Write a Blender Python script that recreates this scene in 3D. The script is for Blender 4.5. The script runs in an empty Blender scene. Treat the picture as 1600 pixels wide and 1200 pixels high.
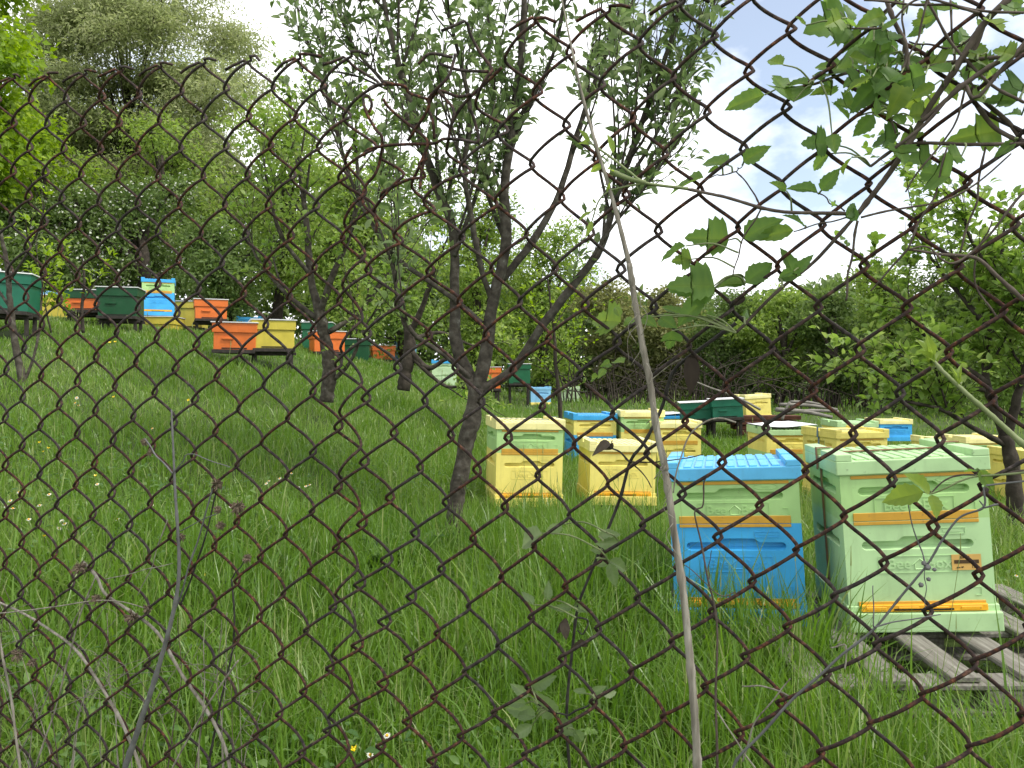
import bpy, bmesh, math, random
import numpy as np
from mathutils import Vector, Matrix, Euler
from mathutils.geometry import tessellate_polygon

rng = np.random.default_rng(7)
random.seed(7)
SC = bpy.context.scene
COL = SC.collection
R = math.radians

# ------------------------------------------------------------------ camera
F, HOR, CZ = 1200.0, 580.0, 1.15          # focal length and horizon row in photo pixels, eye height in metres
cam_d = bpy.data.cameras.new("camera")
cam_d.sensor_width, cam_d.lens = 36.0, 27.0
cam_d.shift_y = -0.0125
cam_d.clip_start, cam_d.clip_end = 0.05, 2000.0
cam = bpy.data.objects.new("camera", cam_d)
COL.objects.link(cam)
cam.location = (0, 0, CZ)
cam.rotation_euler = (R(90), 0, 0)
SC.camera = cam

# ------------------------------------------------------------------ sky, sun, exposure
SUN_EL, SUN_AZ = R(54), R(115)             # azimuth clockwise from +Y: from the right, a little behind the camera
world = bpy.data.worlds.new("World")
SC.world = world
world.use_nodes = True
wn, wl = world.node_tree.nodes, world.node_tree.links
wn.clear()
w_out = wn.new("ShaderNodeOutputWorld")
w_bg = wn.new("ShaderNodeBackground")
w_bg.inputs["Strength"].default_value = 0.10
sky = wn.new("ShaderNodeTexSky")
sky.sky_type = 'NISHITA'
sky.sun_disc = False
sky.sun_elevation, sky.sun_rotation = SUN_EL, SUN_AZ
sky.air_density, sky.dust_density, sky.ozone_density = 1.0, 0.6, 0.2
w_tc = wn.new("ShaderNodeTexCoord")
w_n1 = wn.new("ShaderNodeTexNoise")
w_n1.inputs["Scale"].default_value, w_n1.inputs["Detail"].default_value, w_n1.inputs["Roughness"].default_value = 3.1, 7.0, 0.55
w_map = wn.new("ShaderNodeMapping")
w_map.inputs["Location"].default_value = (2.35, 0.4, 0.9)
w_map.inputs["Scale"].default_value = (1.0, 1.0, 1.7)
wl.new(w_tc.outputs["Generated"], w_map.inputs["Vector"])
wl.new(w_map.outputs["Vector"], w_n1.inputs["Vector"])
w_r = wn.new("ShaderNodeValToRGB")
w_r.color_ramp.elements[0].position, w_r.color_ramp.elements[0].color = 0.26, (0.16, 0.16, 0.16, 1)
w_r.color_ramp.elements[1].position, w_r.color_ramp.elements[1].color = 0.45, (1, 1, 1, 1)
# two openings in the clouds towards the right, their edges broken up by the noise
w_prev = w_n1.outputs["Fac"]
for hd, rad, amt in (((0.29, 0.89, 0.36), 0.25, 0.34), ((0.50, 0.80, 0.33), 0.20, 0.30), ((-0.6, -0.5, 0.6), 0.5, 0.25), ((0.75, -0.4, 0.5), 0.4, 0.25)):
    w_d = wn.new("ShaderNodeVectorMath")
    w_d.operation = 'DISTANCE'
    w_d.inputs[1].default_value = hd
    wl.new(w_tc.outputs["Generated"], w_d.inputs[0])
    w_mr = wn.new("ShaderNodeMapRange")
    w_mr.interpolation_type = 'SMOOTHSTEP'
    w_mr.inputs["From Min"].default_value, w_mr.inputs["From Max"].default_value = 0.0, rad
    w_mr.inputs["To Min"].default_value, w_mr.inputs["To Max"].default_value = amt, 0.0
    wl.new(w_d.outputs["Value"], w_mr.inputs["Value"])
    w_sub = wn.new("ShaderNodeMath")
    w_sub.operation = 'SUBTRACT'
    wl.new(w_prev, w_sub.inputs[0])
    wl.new(w_mr.outputs["Result"], w_sub.inputs[1])
    w_prev = w_sub.outputs["Value"]
wl.new(w_prev, w_r.inputs["Fac"])
# broad grey and white variation in the cloud layer
w_n2 = wn.new("ShaderNodeTexNoise")
w_n2.inputs["Scale"].default_value, w_n2.inputs["Detail"].default_value = 1.6, 4.0
wl.new(w_tc.outputs["Generated"], w_n2.inputs["Vector"])
w_r2 = wn.new("ShaderNodeValToRGB")
w_r2.color_ramp.elements[0].position, w_r2.color_ramp.elements[0].color = 0.38, (6.3, 6.5, 6.7, 1)
w_r2.color_ramp.elements[1].position, w_r2.color_ramp.elements[1].color = 0.58, (10.4, 10.5, 10.6, 1)
wl.new(w_n2.outputs["Fac"], w_r2.inputs["Fac"])
w_mix = wn.new("ShaderNodeMix")
w_mix.data_type = 'RGBA'
wl.new(w_r.outputs["Color"], w_mix.inputs["Factor"])
wl.new(sky.outputs["Color"], w_mix.inputs["A"])
wl.new(w_r2.outputs["Color"], w_mix.inputs["B"])
wl.new(w_mix.outputs["Result"], w_bg.inputs["Color"])
wl.new(w_bg.outputs["Background"], w_out.inputs["Surface"])

sun_d = bpy.data.lights.new("sun", 'SUN')
sun_d.energy, sun_d.angle, sun_d.color = 2.0, R(12), (1.0, 0.96, 0.88)
sun = bpy.data.objects.new("sun", sun_d)
COL.objects.link(sun)
sv = Vector((math.sin(SUN_AZ) * math.cos(SUN_EL), math.cos(SUN_AZ) * math.cos(SUN_EL), math.sin(SUN_EL)))
sun.rotation_euler = sv.to_track_quat('Z', 'Y').to_euler()
sun.location = sv * 60

vs = SC.view_settings
vs.view_transform, vs.look, vs.exposure, vs.gamma = 'Standard', 'None', 0.92, 1.0
vs.use_curve_mapping = False
SC.render.engine = 'CYCLES'
SC.cycles.use_denoising = True
SC.cycles.max_bounces, SC.cycles.transparent_max_bounces = 8, 8

# ------------------------------------------------------------------ helpers
def P(px, py, d):
    """Point that the photo shows at pixel (px, py), d metres in front of the camera."""
    return Vector(((px - 800) / F * d, d, CZ + (HOR - py) / F * d))

def sstep(x):
    x = np.clip(x, 0, 1)
    return x * x * (3 - 2 * x)

def gz(x, y):
    """Height of the ground: a flat orchard floor that climbs into a hillside on the left."""
    x, y = np.asarray(x, float), np.asarray(y, float)
    base = np.minimum(0.02 * np.maximum(0, y - 2), 0.32)
    base = base * (1 - sstep(x / 2.0) * (1 - sstep((y - 12) / 6))) - 0.035 * np.clip(x - 1.5, 0, 7) * sstep((y - 3) / 3)
    A = 0.26 + 0.32 * sstep((y - 1.5) / 11.5)
    u = -x - 0.15
    u = (np.sqrt(u * u + 0.25) + u) / 2 - 0.12
    g = 3.6 * (1 - np.exp(-np.maximum(u, 0) / 3.6)) + 0.04 * np.maximum(u - 8, 0)
    bump = 0.02 * np.sin(1.7 * x + 0.6 * y) + 0.015 * np.sin(3.1 * y - 1.3 * x + 1)
    return base + A * g + bump

def nz(x, y, s=1.0, o=0.0):
    """Cheap smooth noise, about 0..1."""
    x, y = np.asarray(x) * s + o, np.asarray(y) * s - o * 0.7
    v = np.sin(1.3 * x + 1.9 * np.sin(0.7 * y + o)) + np.sin(1.7 * y + 1.4 * np.sin(0.9 * x + 2.1)) + 0.6 * np.sin(3.3 * x - 2.7 * y + 0.5) + 0.5 * np.sin(5.1 * x + 4.3 * y + 1.7)
    return 0.5 + v / 6.0

def norm(a):
    return a / np.maximum(np.linalg.norm(a, axis=-1, keepdims=True), 1e-9)

class Geo:
    def __init__(s):
        s.V, s.T, s.Q, s.A, s.n = [], [], [], [], 0
    def add(s, v, t=None, q=None, tint=None):
        v = np.asarray(v, float).reshape(-1, 3)
        if t is not None and len(t): s.T.append(np.asarray(t, int) + s.n)
        if q is not None and len(q): s.Q.append(np.asarray(q, int) + s.n)
        s.V.append(v)
        s.A.append(np.full(len(v), 0.5) if tint is None else np.broadcast_to(np.asarray(tint, float), (len(v),)))
        s.n += len(v)
    def mesh(s, name, smooth=True):
        V = np.concatenate(s.V) if s.V else np.zeros((0, 3))
        T = np.concatenate(s.T) if s.T else np.zeros((0, 3), int)
        Q = np.concatenate(s.Q) if s.Q else np.zeros((0, 4), int)
        me = bpy.data.meshes.new(name)
        me.vertices.add(len(V))
        me.vertices.foreach_set("co", V.astype(np.float32).ravel())
        me.loops.add(T.size + Q.size)
        me.loops.foreach_set("vertex_index", np.concatenate([T.ravel(), Q.ravel()]).astype(np.int32))
        me.polygons.add(len(T) + len(Q))
        st = np.concatenate([np.arange(len(T)) * 3, len(T) * 3 + np.arange(len(Q)) * 4]).astype(np.int32)
        me.polygons.foreach_set("loop_start", st)
        me.polygons.foreach_set("use_smooth", np.full(len(T) + len(Q), smooth))
        at = me.attributes.new("tint", 'FLOAT', 'POINT')
        at.data.foreach_set("value", np.concatenate(s.A).astype(np.float32) if s.A else np.zeros(0, np.float32))
        me.update(calc_edges=True)
        return me
    def obj(s, name, mat, parent=None, smooth=True):
        me = s.mesh(name, smooth)
        me.materials.append(mat)
        return link(name, me, parent)

def link(name, me, parent=None):
    o = bpy.data.objects.new(name, me)
    COL.objects.link(o)
    if parent is not None: o.parent = parent
    return o

def thing(name, label, cat, loc=(0, 0, 0), rz=0.0, group=None):
    o = bpy.data.objects.new(name, None)
    COL.objects.link(o)
    o.empty_display_size = 0.1
    o.location, o.rotation_euler = loc, (0, 0, rz)
    return tag(o, label, cat, group)

def tag(o, label=None, cat=None, group=None, kind=None):
    if label: o["label"] = label
    if cat: o["category"] = cat
    if group: o["group"] = group
    if kind: o["kind"] = kind
    return o

def resample(pts, n):
    """Catmull-Rom through pts, n points."""
    p = np.asarray([tuple(q) for q in pts], float)
    if len(p) < 3:
        return p[0] + (p[-1] - p[0]) * np.linspace(0, 1, n)[:, None]
    e = np.vstack([2 * p[0] - p[1], p, 2 * p[-1] - p[-2]])
    L = np.r_[0, np.cumsum(np.linalg.norm(np.diff(p, axis=0), axis=1))]
    u = np.linspace(0, L[-1], n)
    k = np.clip(np.searchsorted(L, u, side='right') - 1, 0, len(p) - 2)
    t = ((u - L[k]) / np.maximum(L[k + 1] - L[k], 1e-9))[:, None]
    a, b, c, d = e[k], e[k + 1], e[k + 2], e[k + 3]
    return 0.5 * (2 * b + (c - a) * t + (2 * a - 5 * b + 4 * c - d) * t * t + (3 * b - a - 3 * c + d) * t ** 3)

def tube(g, pts, rad, ns=6, tint=None, rough=0.0, cap=True):
    p = np.asarray(pts, float)
    n = len(p)
    r = np.broadcast_to(np.asarray(rad, float), (n,))
    t = norm(np.gradient(p, axis=0))
    ref = np.array([0.0, 0, 1]) if abs(t[0][2]) < 0.9 else np.array([1.0, 0, 0])
    fr = np.zeros((n, 3))
    x = ref
    for k in range(n):
        x = x - t[k] * x.dot(t[k])
        x = x / max(np.linalg.norm(x), 1e-9)
        fr[k] = x
    b = np.cross(t, fr)
    a = np.linspace(0, 2 * np.pi, ns, endpoint=False)
    rr = r[:, None] * (1 + (rng.normal(0, rough, (n, ns)) if rough else 0))
    v = p[:, None] + rr[..., None] * (np.cos(a)[None, :, None] * fr[:, None] + np.sin(a)[None, :, None] * b[:, None])
    i = (np.arange(n - 1) * ns)[:, None] + np.arange(ns)[None]
    j = (np.arange(n - 1) * ns)[:, None] + (np.arange(ns) + 1)[None] % ns
    q = np.stack([i, j, j + ns, i + ns], -1).reshape(-1, 4)
    vv = v.reshape(-1, 3)
    tri = []
    if cap:
        vv = np.vstack([vv, p[0], p[-1]])
        m, e = n * ns, (n - 1) * ns
        for k in range(ns):
            tri.append((m, (k + 1) % ns, k))
            tri.append((m + 1, e + k, e + (k + 1) % ns))
    g.add(vv, tri, q, tint)

def leaves(g, pos, axis, nor, L, W, tint, detail=True, curl=0.15, fold=0.25):
    """Many leaves at once: a folded, slightly curled blade each."""
    N = len(pos)
    ax = norm(axis)
    nr = norm(nor - ax * (nor * ax).sum(-1, keepdims=True))
    sd = np.cross(ax, nr)
    L, W = np.broadcast_to(L, (N,))[:, None], np.broadcast_to(W, (N,))[:, None]
    def pt(u, w, h):
        return pos + ax * L * u + sd * W * w + nr * (L * h)
    if detail:
        pts = [pt(0, 0, 0), pt(.35, 0, .03 * curl), pt(.7, 0, -.35 * curl), pt(1, 0, -1.0 * curl),
               pt(.32, .5, fold * .22), pt(.68, .42, fold * .18 - .3 * curl), pt(.32, -.5, fold * .22), pt(.68, -.42, fold * .18 - .3 * curl)]
        v = np.stack(pts, 1).reshape(-1, 3)
        o = (np.arange(N) * 8)[:, None]
        t = np.concatenate([o + np.array([[0, 1, 4]]), o + np.array([[2, 3, 5]]), o + np.array([[0, 6, 1]]), o + np.array([[2, 7, 3]])])
        q = np.concatenate([o + np.array([[1, 2, 5, 4]]), o + np.array([[6, 7, 2, 1]])])
        g.add(v, t, q, np.repeat(np.broadcast_to(tint, (N,)), 8))
    else:
        v = np.stack([pt(0, 0, 0), pt(.45, .5, fold * .25), pt(1, 0, -curl), pt(.45, -.5, fold * .25)], 1).reshape(-1, 3)
        o = (np.arange(N) * 4)[:, None]
        t = np.concatenate([o + np.array([[0, 2, 1]]), o + np.array([[0, 3, 2]])])
        g.add(v, t, None, np.repeat(np.broadcast_to(tint, (N,)), 4))

def rvec(n):
    return norm(rng.normal(size=(n, 3)))

def box(g, c, s, rot=None):
    """Box with centre c and full size s."""
    s = np.asarray(s, float) / 2
    v = np.array([[-1, -1, -1], [1, -1, -1], [1, 1, -1], [-1, 1, -1], [-1, -1, 1], [1, -1, 1], [1, 1, 1], [-1, 1, 1]], float) * s
    if rot is not None: v = v @ np.asarray(rot).T
    g.add(v + np.asarray(c, float), None, [[0, 3, 2, 1], [4, 5, 6, 7], [0, 1, 5, 4], [1, 2, 6, 5], [2, 3, 7, 6], [3, 0, 4, 7]])

def bevelled(g, name, w=0.003, seg=2):
    """Mesh of g with its sharp edges rounded."""
    me = g.mesh(name, smooth=False)
    bm = bmesh.new()
    bm.from_mesh(me)
    bmesh.ops.remove_doubles(bm, verts=bm.verts, dist=1e-5)
    ed = [e for e in bm.edges if len(e.link_faces) == 2 and e.calc_face_angle(0) > R(35)]
    bmesh.ops.bevel(bm, geom=ed, offset=w, segments=seg, profile=0.5, affect='EDGES', clamp_overlap=True)
    bmesh.ops.recalc_face_normals(bm, faces=bm.faces)
    bm.to_mesh(me)
    bm.free()
    return me

# ------------------------------------------------------------------ materials
def new_mat(name):
    m = bpy.data.materials.new(name)
    m.use_nodes = True
    n = m.node_tree.nodes
    n.clear()
    out = n.new("ShaderNodeOutputMaterial")
    return m, n, m.node_tree.links, out

def bsdf(n, rough=0.6, spec=0.4):
    b = n.new("ShaderNodeBsdfPrincipled")
    b.inputs["Roughness"].default_value = rough
    b.inputs["Specular IOR Level"].default_value = spec
    return b

def ramp(n, stops):
    r = n.new("ShaderNodeValToRGB")
    while len(r.color_ramp.elements) < len(stops): r.color_ramp.elements.new(0.5)
    for e, (p, c) in zip(r.color_ramp.elements, stops):
        e.position, e.color = p, (*c, 1)
    return r

def noise(n, l, scale, detail=4.0, coord="Object", rough=0.55, stretch=None):
    tc = n.new("ShaderNodeTexCoord")
    t = n.new("ShaderNodeTexNoise")
    t.inputs["Scale"].default_value, t.inputs["Detail"].default_value, t.inputs["Roughness"].default_value = scale, detail, rough
    if stretch:
        mp = n.new("ShaderNodeMapping")
        mp.inputs["Scale"].default_value = stretch
        l.new(tc.outputs[coord], mp.inputs["Vector"])
        l.new(mp.outputs["Vector"], t.inputs["Vector"])
    else:
        l.new(tc.outputs[coord], t.inputs["Vector"])
    return t

def bump(n, l, b, h, strength=0.3, dist=0.01):
    bp = n.new("ShaderNodeBump")
    bp.inputs["Strength"].default_value, bp.inputs["Distance"].default_value = strength, dist
    l.new(h, bp.inputs["Height"])
    l.new(bp.outputs["Normal"], b.inputs["Normal"])

def leaf_mat(name, c0, c1, c2, trans=0.38, rough=0.5, spec=0.35):
    """Leaf blade: three colours chosen leaf by leaf, part of the light passes through."""
    m, n, l, out = new_mat(name)
    at = n.new("ShaderNodeAttribute")
    at.attribute_name = "tint"
    r = ramp(n, [(0.0, c0), (0.5, c1), (1.0, c2)])
    l.new(at.outputs["Fac"], r.inputs["Fac"])
    b = bsdf(n, rough, spec)
    l.new(r.outputs["Color"], b.inputs["Base Color"])
    t = n.new("ShaderNodeBsdfTranslucent")
    hs = n.new("ShaderNodeHueSaturation")
    hs.inputs["Hue"].default_value, hs.inputs["Saturation"].default_value, hs.inputs["Value"].default_value = 0.493, 1.08, 1.5
    l.new(r.outputs["Color"], hs.inputs["Color"])
    l.new(hs.outputs["Color"], t.inputs["Color"])
    mx = n.new("ShaderNodeMixShader")
    mx.inputs["Fac"].default_value = trans
    l.new(b.outputs["BSDF"], mx.inputs[1])
    l.new(t.outputs["BSDF"], mx.inputs[2])
    l.new(mx.outputs["Shader"], out.inputs["Surface"])
    return m

def rough_mat(name, stops, scale=20, rough=0.8, bstr=0.5, bdist=0.005, stretch=None, spec=0.25, detail=6):
    m, n, l, out = new_mat(name)
    t = noise(n, l, scale, detail, stretch=stretch)
    r = ramp(n, stops)
    l.new(t.outputs["Fac"], r.inputs["Fac"])
    b = bsdf(n, rough, spec)
    l.new(r.outputs["Color"], b.inputs["Base Color"])
    bump(n, l, b, t.outputs["Fac"], bstr, bdist)
    l.new(b.outputs["BSDF"], out.inputs["Surface"])
    return m

def paint_mat(name, col, wear=0.0, rough=0.42):
    """Paint with faint mottling, fine grain and a few dirt flecks."""
    m, n, l, out = new_mat(name)
    t = noise(n, l, 7, 5)
    dk = tuple(c * 0.86 for c in col)
    lt = tuple(min(1, c * 1.07 + 0.01) for c in col)
    r = ramp(n, [(0.3, dk), (0.55, col), (0.8, lt)])
    l.new(t.outputs["Fac"], r.inputs["Fac"])
    t2 = noise(n, l, 60, 3)
    r2 = ramp(n, [(0.67 - 0.06 * wear, (0, 0, 0)), (0.78 - 0.06 * wear, (1, 1, 1))])
    l.new(t2.outputs["Fac"], r2.inputs["Fac"])
    mx = n.new("ShaderNodeMix")
    mx.data_type = 'RGBA'
    l.new(r2.outputs["Color"], mx.inputs["Factor"])
    l.new(r.outputs["Color"], mx.inputs["A"])
    mx.inputs["B"].default_value = (*(c * 0.55 + 0.03 for c in col), 1)
    t3 = noise(n, l, 5.0, 6, rough=0.65, stretch=(3.4, 3.4, 0.55))
    r3 = ramp(n, [(0.50, (0, 0, 0)), (0.74, (0.42 + 0.25 * wear, 0.42 + 0.25 * wear, 0.42 + 0.25 * wear))])
    l.new(t3.outputs["Fac"], r3.inputs["Fac"])
    m2 = n.new("ShaderNodeMix")
    m2.data_type = 'RGBA'
    l.new(r3.outputs["Color"], m2.inputs["Factor"])
    l.new(mx.outputs["Result"], m2.inputs["A"])
    m2.inputs["B"].default_value = (*(c * 0.62 + 0.022 * k for c, k in zip(col, (1.2, 1.0, 0.7))), 1)
    mx = m2
    b = bsdf(n, rough, 0.35)
    l.new(mx.outputs["Result"], b.inputs["Base Color"])
    bump(n, l, b, t2.outputs["Fac"], 0.08, 0.002)
    l.new(b.outputs["BSDF"], out.inputs["Surface"])
    return m

M = {}
M['grass'] = leaf_mat('grass_blades', (0.062, 0.142, 0.016), (0.128, 0.235, 0.029), (0.320, 0.365, 0.150), 0.44, 0.38, 0.5)
M['ground'] = rough_mat('ground_turf', [(0.3, (0.035, 0.055, 0.014)), (0.6, (0.060, 0.095, 0.020)), (0.85, (0.090, 0.125, 0.032))], 3.0, 0.95, 0.6, 0.05)
M['apple'] = leaf_mat('apple_leaf', (0.105, 0.165, 0.062), (0.165, 0.238, 0.092), (0.260, 0.320, 0.170), 0.46, 0.42, 0.45)
M['apple2'] = leaf_mat('orchard_leaf', (0.110, 0.190, 0.036), (0.175, 0.280, 0.052), (0.270, 0.350, 0.110), 0.48, 0.5)
M['maple'] = leaf_mat('maple_leaf', (0.140, 0.240, 0.018), (0.220, 0.340, 0.028), (0.300, 0.400, 0.070), 0.50, 0.5)
M['feather'] = leaf_mat('willow_leaf', (0.220, 0.270, 0.105), (0.300, 0.350, 0.150), (0.400, 0.420, 0.250), 0.52, 0.55)
M['shrub'] = leaf_mat('shrub_leaf', (0.140, 0.225, 0.040), (0.210, 0.310, 0.058), (0.300, 0.380, 0.110), 0.50, 0.5)
M['dark'] = leaf_mat('hedge_leaf', (0.070, 0.120, 0.030), (0.120, 0.190, 0.046), (0.190, 0.250, 0.090), 0.42, 0.55)
M['olive'] = leaf_mat('olive_leaf', (0.140, 0.160, 0.050), (0.200, 0.220, 0.075), (0.270, 0.270, 0.115), 0.44, 0.55)
M['vine'] = leaf_mat('vine_leaf', (0.085, 0.165, 0.046), (0.140, 0.240, 0.056), (0.240, 0.330, 0.060), 0.56, 0.5, 0.3)
M['dock'] = leaf_mat('dock_leaf', (0.045, 0.105, 0.022), (0.075, 0.155, 0.030), (0.13, 0.21, 0.050), 0.34, 0.4)
M['blossom'] = leaf_mat('blossom', (0.55, 0.57, 0.48), (0.68, 0.70, 0.62), (0.78, 0.78, 0.74), 0.3, 0.7, 0.2)
M['bark'] = rough_mat('apple_bark', [(0.30, (0.024, 0.020, 0.015)), (0.52, (0.062, 0.053, 0.041)), (0.68, (0.105, 0.096, 0.078)), (0.75, (0.28, 0.28, 0.24))], 22, 0.9, 0.8, 0.012)
M['bark2'] = rough_mat('dark_bark', [(0.3, (0.020, 0.016, 0.012)), (0.6, (0.055, 0.045, 0.035)), (0.85, (0.12, 0.105, 0.085))], 14, 0.9, 0.8, 0.015)
M['twig'] = rough_mat('dead_twig', [(0.3, (0.090, 0.070, 0.050)), (0.7, (0.200, 0.165, 0.125))], 18, 0.9, 0.5, 0.004)
M['stalk'] = rough_mat('dry_stalk', [(0.30, (0.110, 0.095, 0.075)), (0.52, (0.250, 0.225, 0.185)), (0.8, (0.420, 0.395, 0.340))], 26, 0.9, 0.8, 0.002, (6, 6, 0.6))
M['vinestem'] = rough_mat('vine_stem', [(0.3, (0.055, 0.040, 0.032)), (0.7, (0.140, 0.110, 0.090))], 60, 0.8, 0.5, 0.001)
M['darkstem'] = rough_mat('dark_stem', [(0.3, (0.018, 0.016, 0.014)), (0.7, (0.060, 0.055, 0.050))], 60, 0.75, 0.5, 0.001)
M['greystem'] = rough_mat('grey_stem', [(0.3, (0.085, 0.085, 0.085)), (0.7, (0.170, 0.168, 0.165))], 50, 0.7, 0.4, 0.001)
M['greenstem'] = rough_mat('green_stem', [(0.3, (0.130, 0.170, 0.060)), (0.7, (0.230, 0.260, 0.130))], 60, 0.6, 0.3, 0.001)
M['fluff'] = rough_mat('dry_seed', [(0.3, (0.080, 0.058, 0.040)), (0.7, (0.200, 0.155, 0.110))], 60, 0.95, 0.6, 0.002)
M['deadleaf'] = leaf_mat('dead_leaf', (0.030, 0.022, 0.018), (0.055, 0.042, 0.032), (0.10, 0.08, 0.06), 0.15, 0.8, 0.2)
def rust_mat():
    m, n, l, out = new_mat('rusty_wire')
    t = noise(n, l, 170, 8)
    a = ramp(n, [(0.30, (0.014, 0.009, 0.008)), (0.50, (0.040, 0.018, 0.013)), (0.62, (0.105, 0.038, 0.020)), (0.76, (0.250, 0.105, 0.050))])
    b2 = ramp(n, [(0.30, (0.016, 0.014, 0.014)), (0.55, (0.045, 0.034, 0.030)), (0.80, (0.135, 0.110, 0.100))])
    l.new(t.outputs["Fac"], a.inputs["Fac"]); l.new(t.outputs["Fac"], b2.inputs["Fac"])
    t2 = noise(n, l, 9, 5)
    r2 = ramp(n, [(0.44, (0, 0, 0)), (0.60, (1, 1, 1))])
    l.new(t2.outputs["Fac"], r2.inputs["Fac"])
    mx = n.new("ShaderNodeMix"); mx.data_type = 'RGBA'
    l.new(r2.outputs["Color"], mx.inputs["Factor"]); l.new(a.outputs["Color"], mx.inputs["A"]); l.new(b2.outputs["Color"], mx.inputs["B"])
    b = bsdf(n, 0.8, 0.3)
    l.new(mx.outputs["Result"], b.inputs["Base Color"])
    bump(n, l, b, t.outputs["Fac"], 0.9, 0.0016)
    l.new(b.outputs["BSDF"], out.inputs["Surface"])
    return m
M['rust'] = rust_mat()
M['wood'] = rough_mat('weathered_wood', [(0.25, (0.075, 0.065, 0.053)), (0.5, (0.180, 0.166, 0.142)), (0.8, (0.300, 0.284, 0.250))], 9, 0.9, 0.7, 0.004, (9, 0.7, 9))
M['log'] = rough_mat('old_log', [(0.25, (0.090, 0.080, 0.068)), (0.6, (0.230, 0.215, 0.190)), (0.85, (0.36, 0.34, 0.31))], 7, 0.9, 0.8, 0.01, (1, 8, 8))
M['redboard'] = rough_mat('red_brown_board', [(0.3, (0.060, 0.022, 0.014)), (0.7, (0.130, 0.055, 0.035))], 6, 0.9, 0.6, 0.01)
M['metal_dark'] = rough_mat('dark_iron', [(0.3, (0.018, 0.016, 0.015)), (0.7, (0.050, 0.042, 0.036))], 20, 0.7, 0.4, 0.003)
M['sheet'] = paint_mat('galvanised_sheet', (0.62, 0.63, 0.64), 0.5, 0.45)
M['white'] = paint_mat('white_cover', (0.76, 0.77, 0.78), 0.3, 0.5)
M['black'] = paint_mat('black_slot', (0.012, 0.010, 0.008))
M['strap'] = paint_mat('brown_strap', (0.230, 0.120, 0.055), 0.2, 0.7)
M['strap_grey'] = paint_mat('grey_blue_strap', (0.130, 0.200, 0.260), 0.2, 0.7)
M['tag_paper'] = paint_mat('label_paper', (0.620, 0.380, 0.110), 0.2, 0.5)
M['ink'] = paint_mat('label_ink', (0.070, 0.040, 0.015), 0, 0.6)
C = {
    'blue': paint_mat('blue_paint', (0.050, 0.365, 0.720), 0.2),
    'bluelid': paint_mat('faded_skylit_blue_paint', (0.110, 0.440, 0.740), 0.3),  # lid blue, lightened for fading plus sky reflection painted into the colour
    'sky': paint_mat('light_blue_paint', (0.240, 0.520, 0.780), 0.3),
    'green': paint_mat('light_green_paint', (0.380, 0.590, 0.235), 0.3),
    'mint': paint_mat('mint_green_paint', (0.430, 0.630, 0.320), 0.3),
    'palegreen': paint_mat('pale_green_paint', (0.50, 0.66, 0.40), 0.3),
    'yellow': paint_mat('pale_yellow_paint', (0.790, 0.680, 0.180), 0.3),
    'butter': paint_mat('butter_yellow_paint', (0.840, 0.770, 0.340), 0.3),
    'acid': paint_mat('yellow_ochre_paint', (0.520, 0.430, 0.060), 0.5),
    'orange': paint_mat('orange_paint', (0.640, 0.150, 0.025), 0.5),
    'dgreen': paint_mat('dark_green_paint', (0.008, 0.110, 0.045), 0.5),
    'bottle': paint_mat('bottle_green_paint', (0.010, 0.130, 0.075), 0.5),
    'moss': paint_mat('deep_moss_paint', (0.006, 0.065, 0.022), 0.4),
    'ochre': paint_mat('ochre_strip', (0.560, 0.310, 0.040), 0.4),
    'amber': paint_mat('amber_entrance', (0.830, 0.400, 0.020), 0.3),
}

# ------------------------------------------------------------------ ground
def build_ground():
    xs = np.concatenate([np.linspace(-400, -30, 12), np.linspace(-28, 28, 150), np.linspace(30, 400, 12)])
    ys = np.concatenate([np.linspace(-60, -4, 8), np.linspace(-3, 30, 150), np.linspace(32, 600, 16)])
    X, Y = np.meshgrid(xs, ys)
    V = np.stack([X, Y, gz(X, Y)], -1).reshape(-1, 3)
    nx, ny = len(xs), len(ys)
    i = (np.arange(ny - 1) * nx)[:, None] + np.arange(nx - 1)[None]
    g = Geo()
    g.add(V, None, np.stack([i, i + 1, i + nx + 1, i + nx], -1).reshape(-1, 4))
    tag(g.obj('ground', M['ground']), kind='structure')
build_ground()

# ------------------------------------------------------------------ chain link fence
U = 0.08                                   # one mesh diamond
Z0F, TA = 96.0 / 106.5, 0.4338             # the fence plane: depth = Z0F - x * TA
CA = 1 / math.sqrt(1 + TA * TA)
SA = TA * CA

def fence_node(i, j):
    """(s, z) on the fence plane, in diamonds, for column i and half row j counted down from the top edge."""
    w = sstep((np.asarray(i, float) + 3) / 3)
    sl, sr = 0.191 + 1.024 * i - 0.017 * j, 0.42 + 1.005 * i - 0.037 * j
    zl, zr = 4.769 - 0.11 * i - 0.5 * j, 5.029 - 0.053 * i - 0.504 * j
    s = sl * (1 - w) + sr * w + 0.03 * np.sin(1.1 * i + 0.35 * j) + 0.02 * np.sin(0.23 * j * 2 - 2.2 * i)
    z = zl * (1 - w) + zr * w + 0.03 * np.sin(0.9 * i - 0.5 * j + 1.0)
    return s, z

def fence_pt(s, z, dep):
    """World point; dep is the offset off the plane (positive: away from the camera), all in diamonds."""
    s, z, dep = np.asarray(s) * U, np.asarray(z) * U, np.asarray(dep) * U
    return np.stack([s * CA + dep * SA, Z0F - s * SA + dep * CA, CZ + z], -1)

def FP(px, py, off=0.0):
    """Point at the fence plane (off metres farther) that the photo shows at pixel (px, py)."""
    return P(px, py, 96.0 / (75.7 + 0.0385 * px) + off)

fence = thing('chain_link_fence', 'rusty chain link fence with frayed top edge close to the camera', 'fence', (0, 0.9, 0))
FOFF = Vector(fence.location)
def fence_part(g, name):
    o = g.obj(name, M['rust'], fence)
    o.matrix_parent_inverse = Matrix.Translation(-FOFF)
    return o

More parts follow.
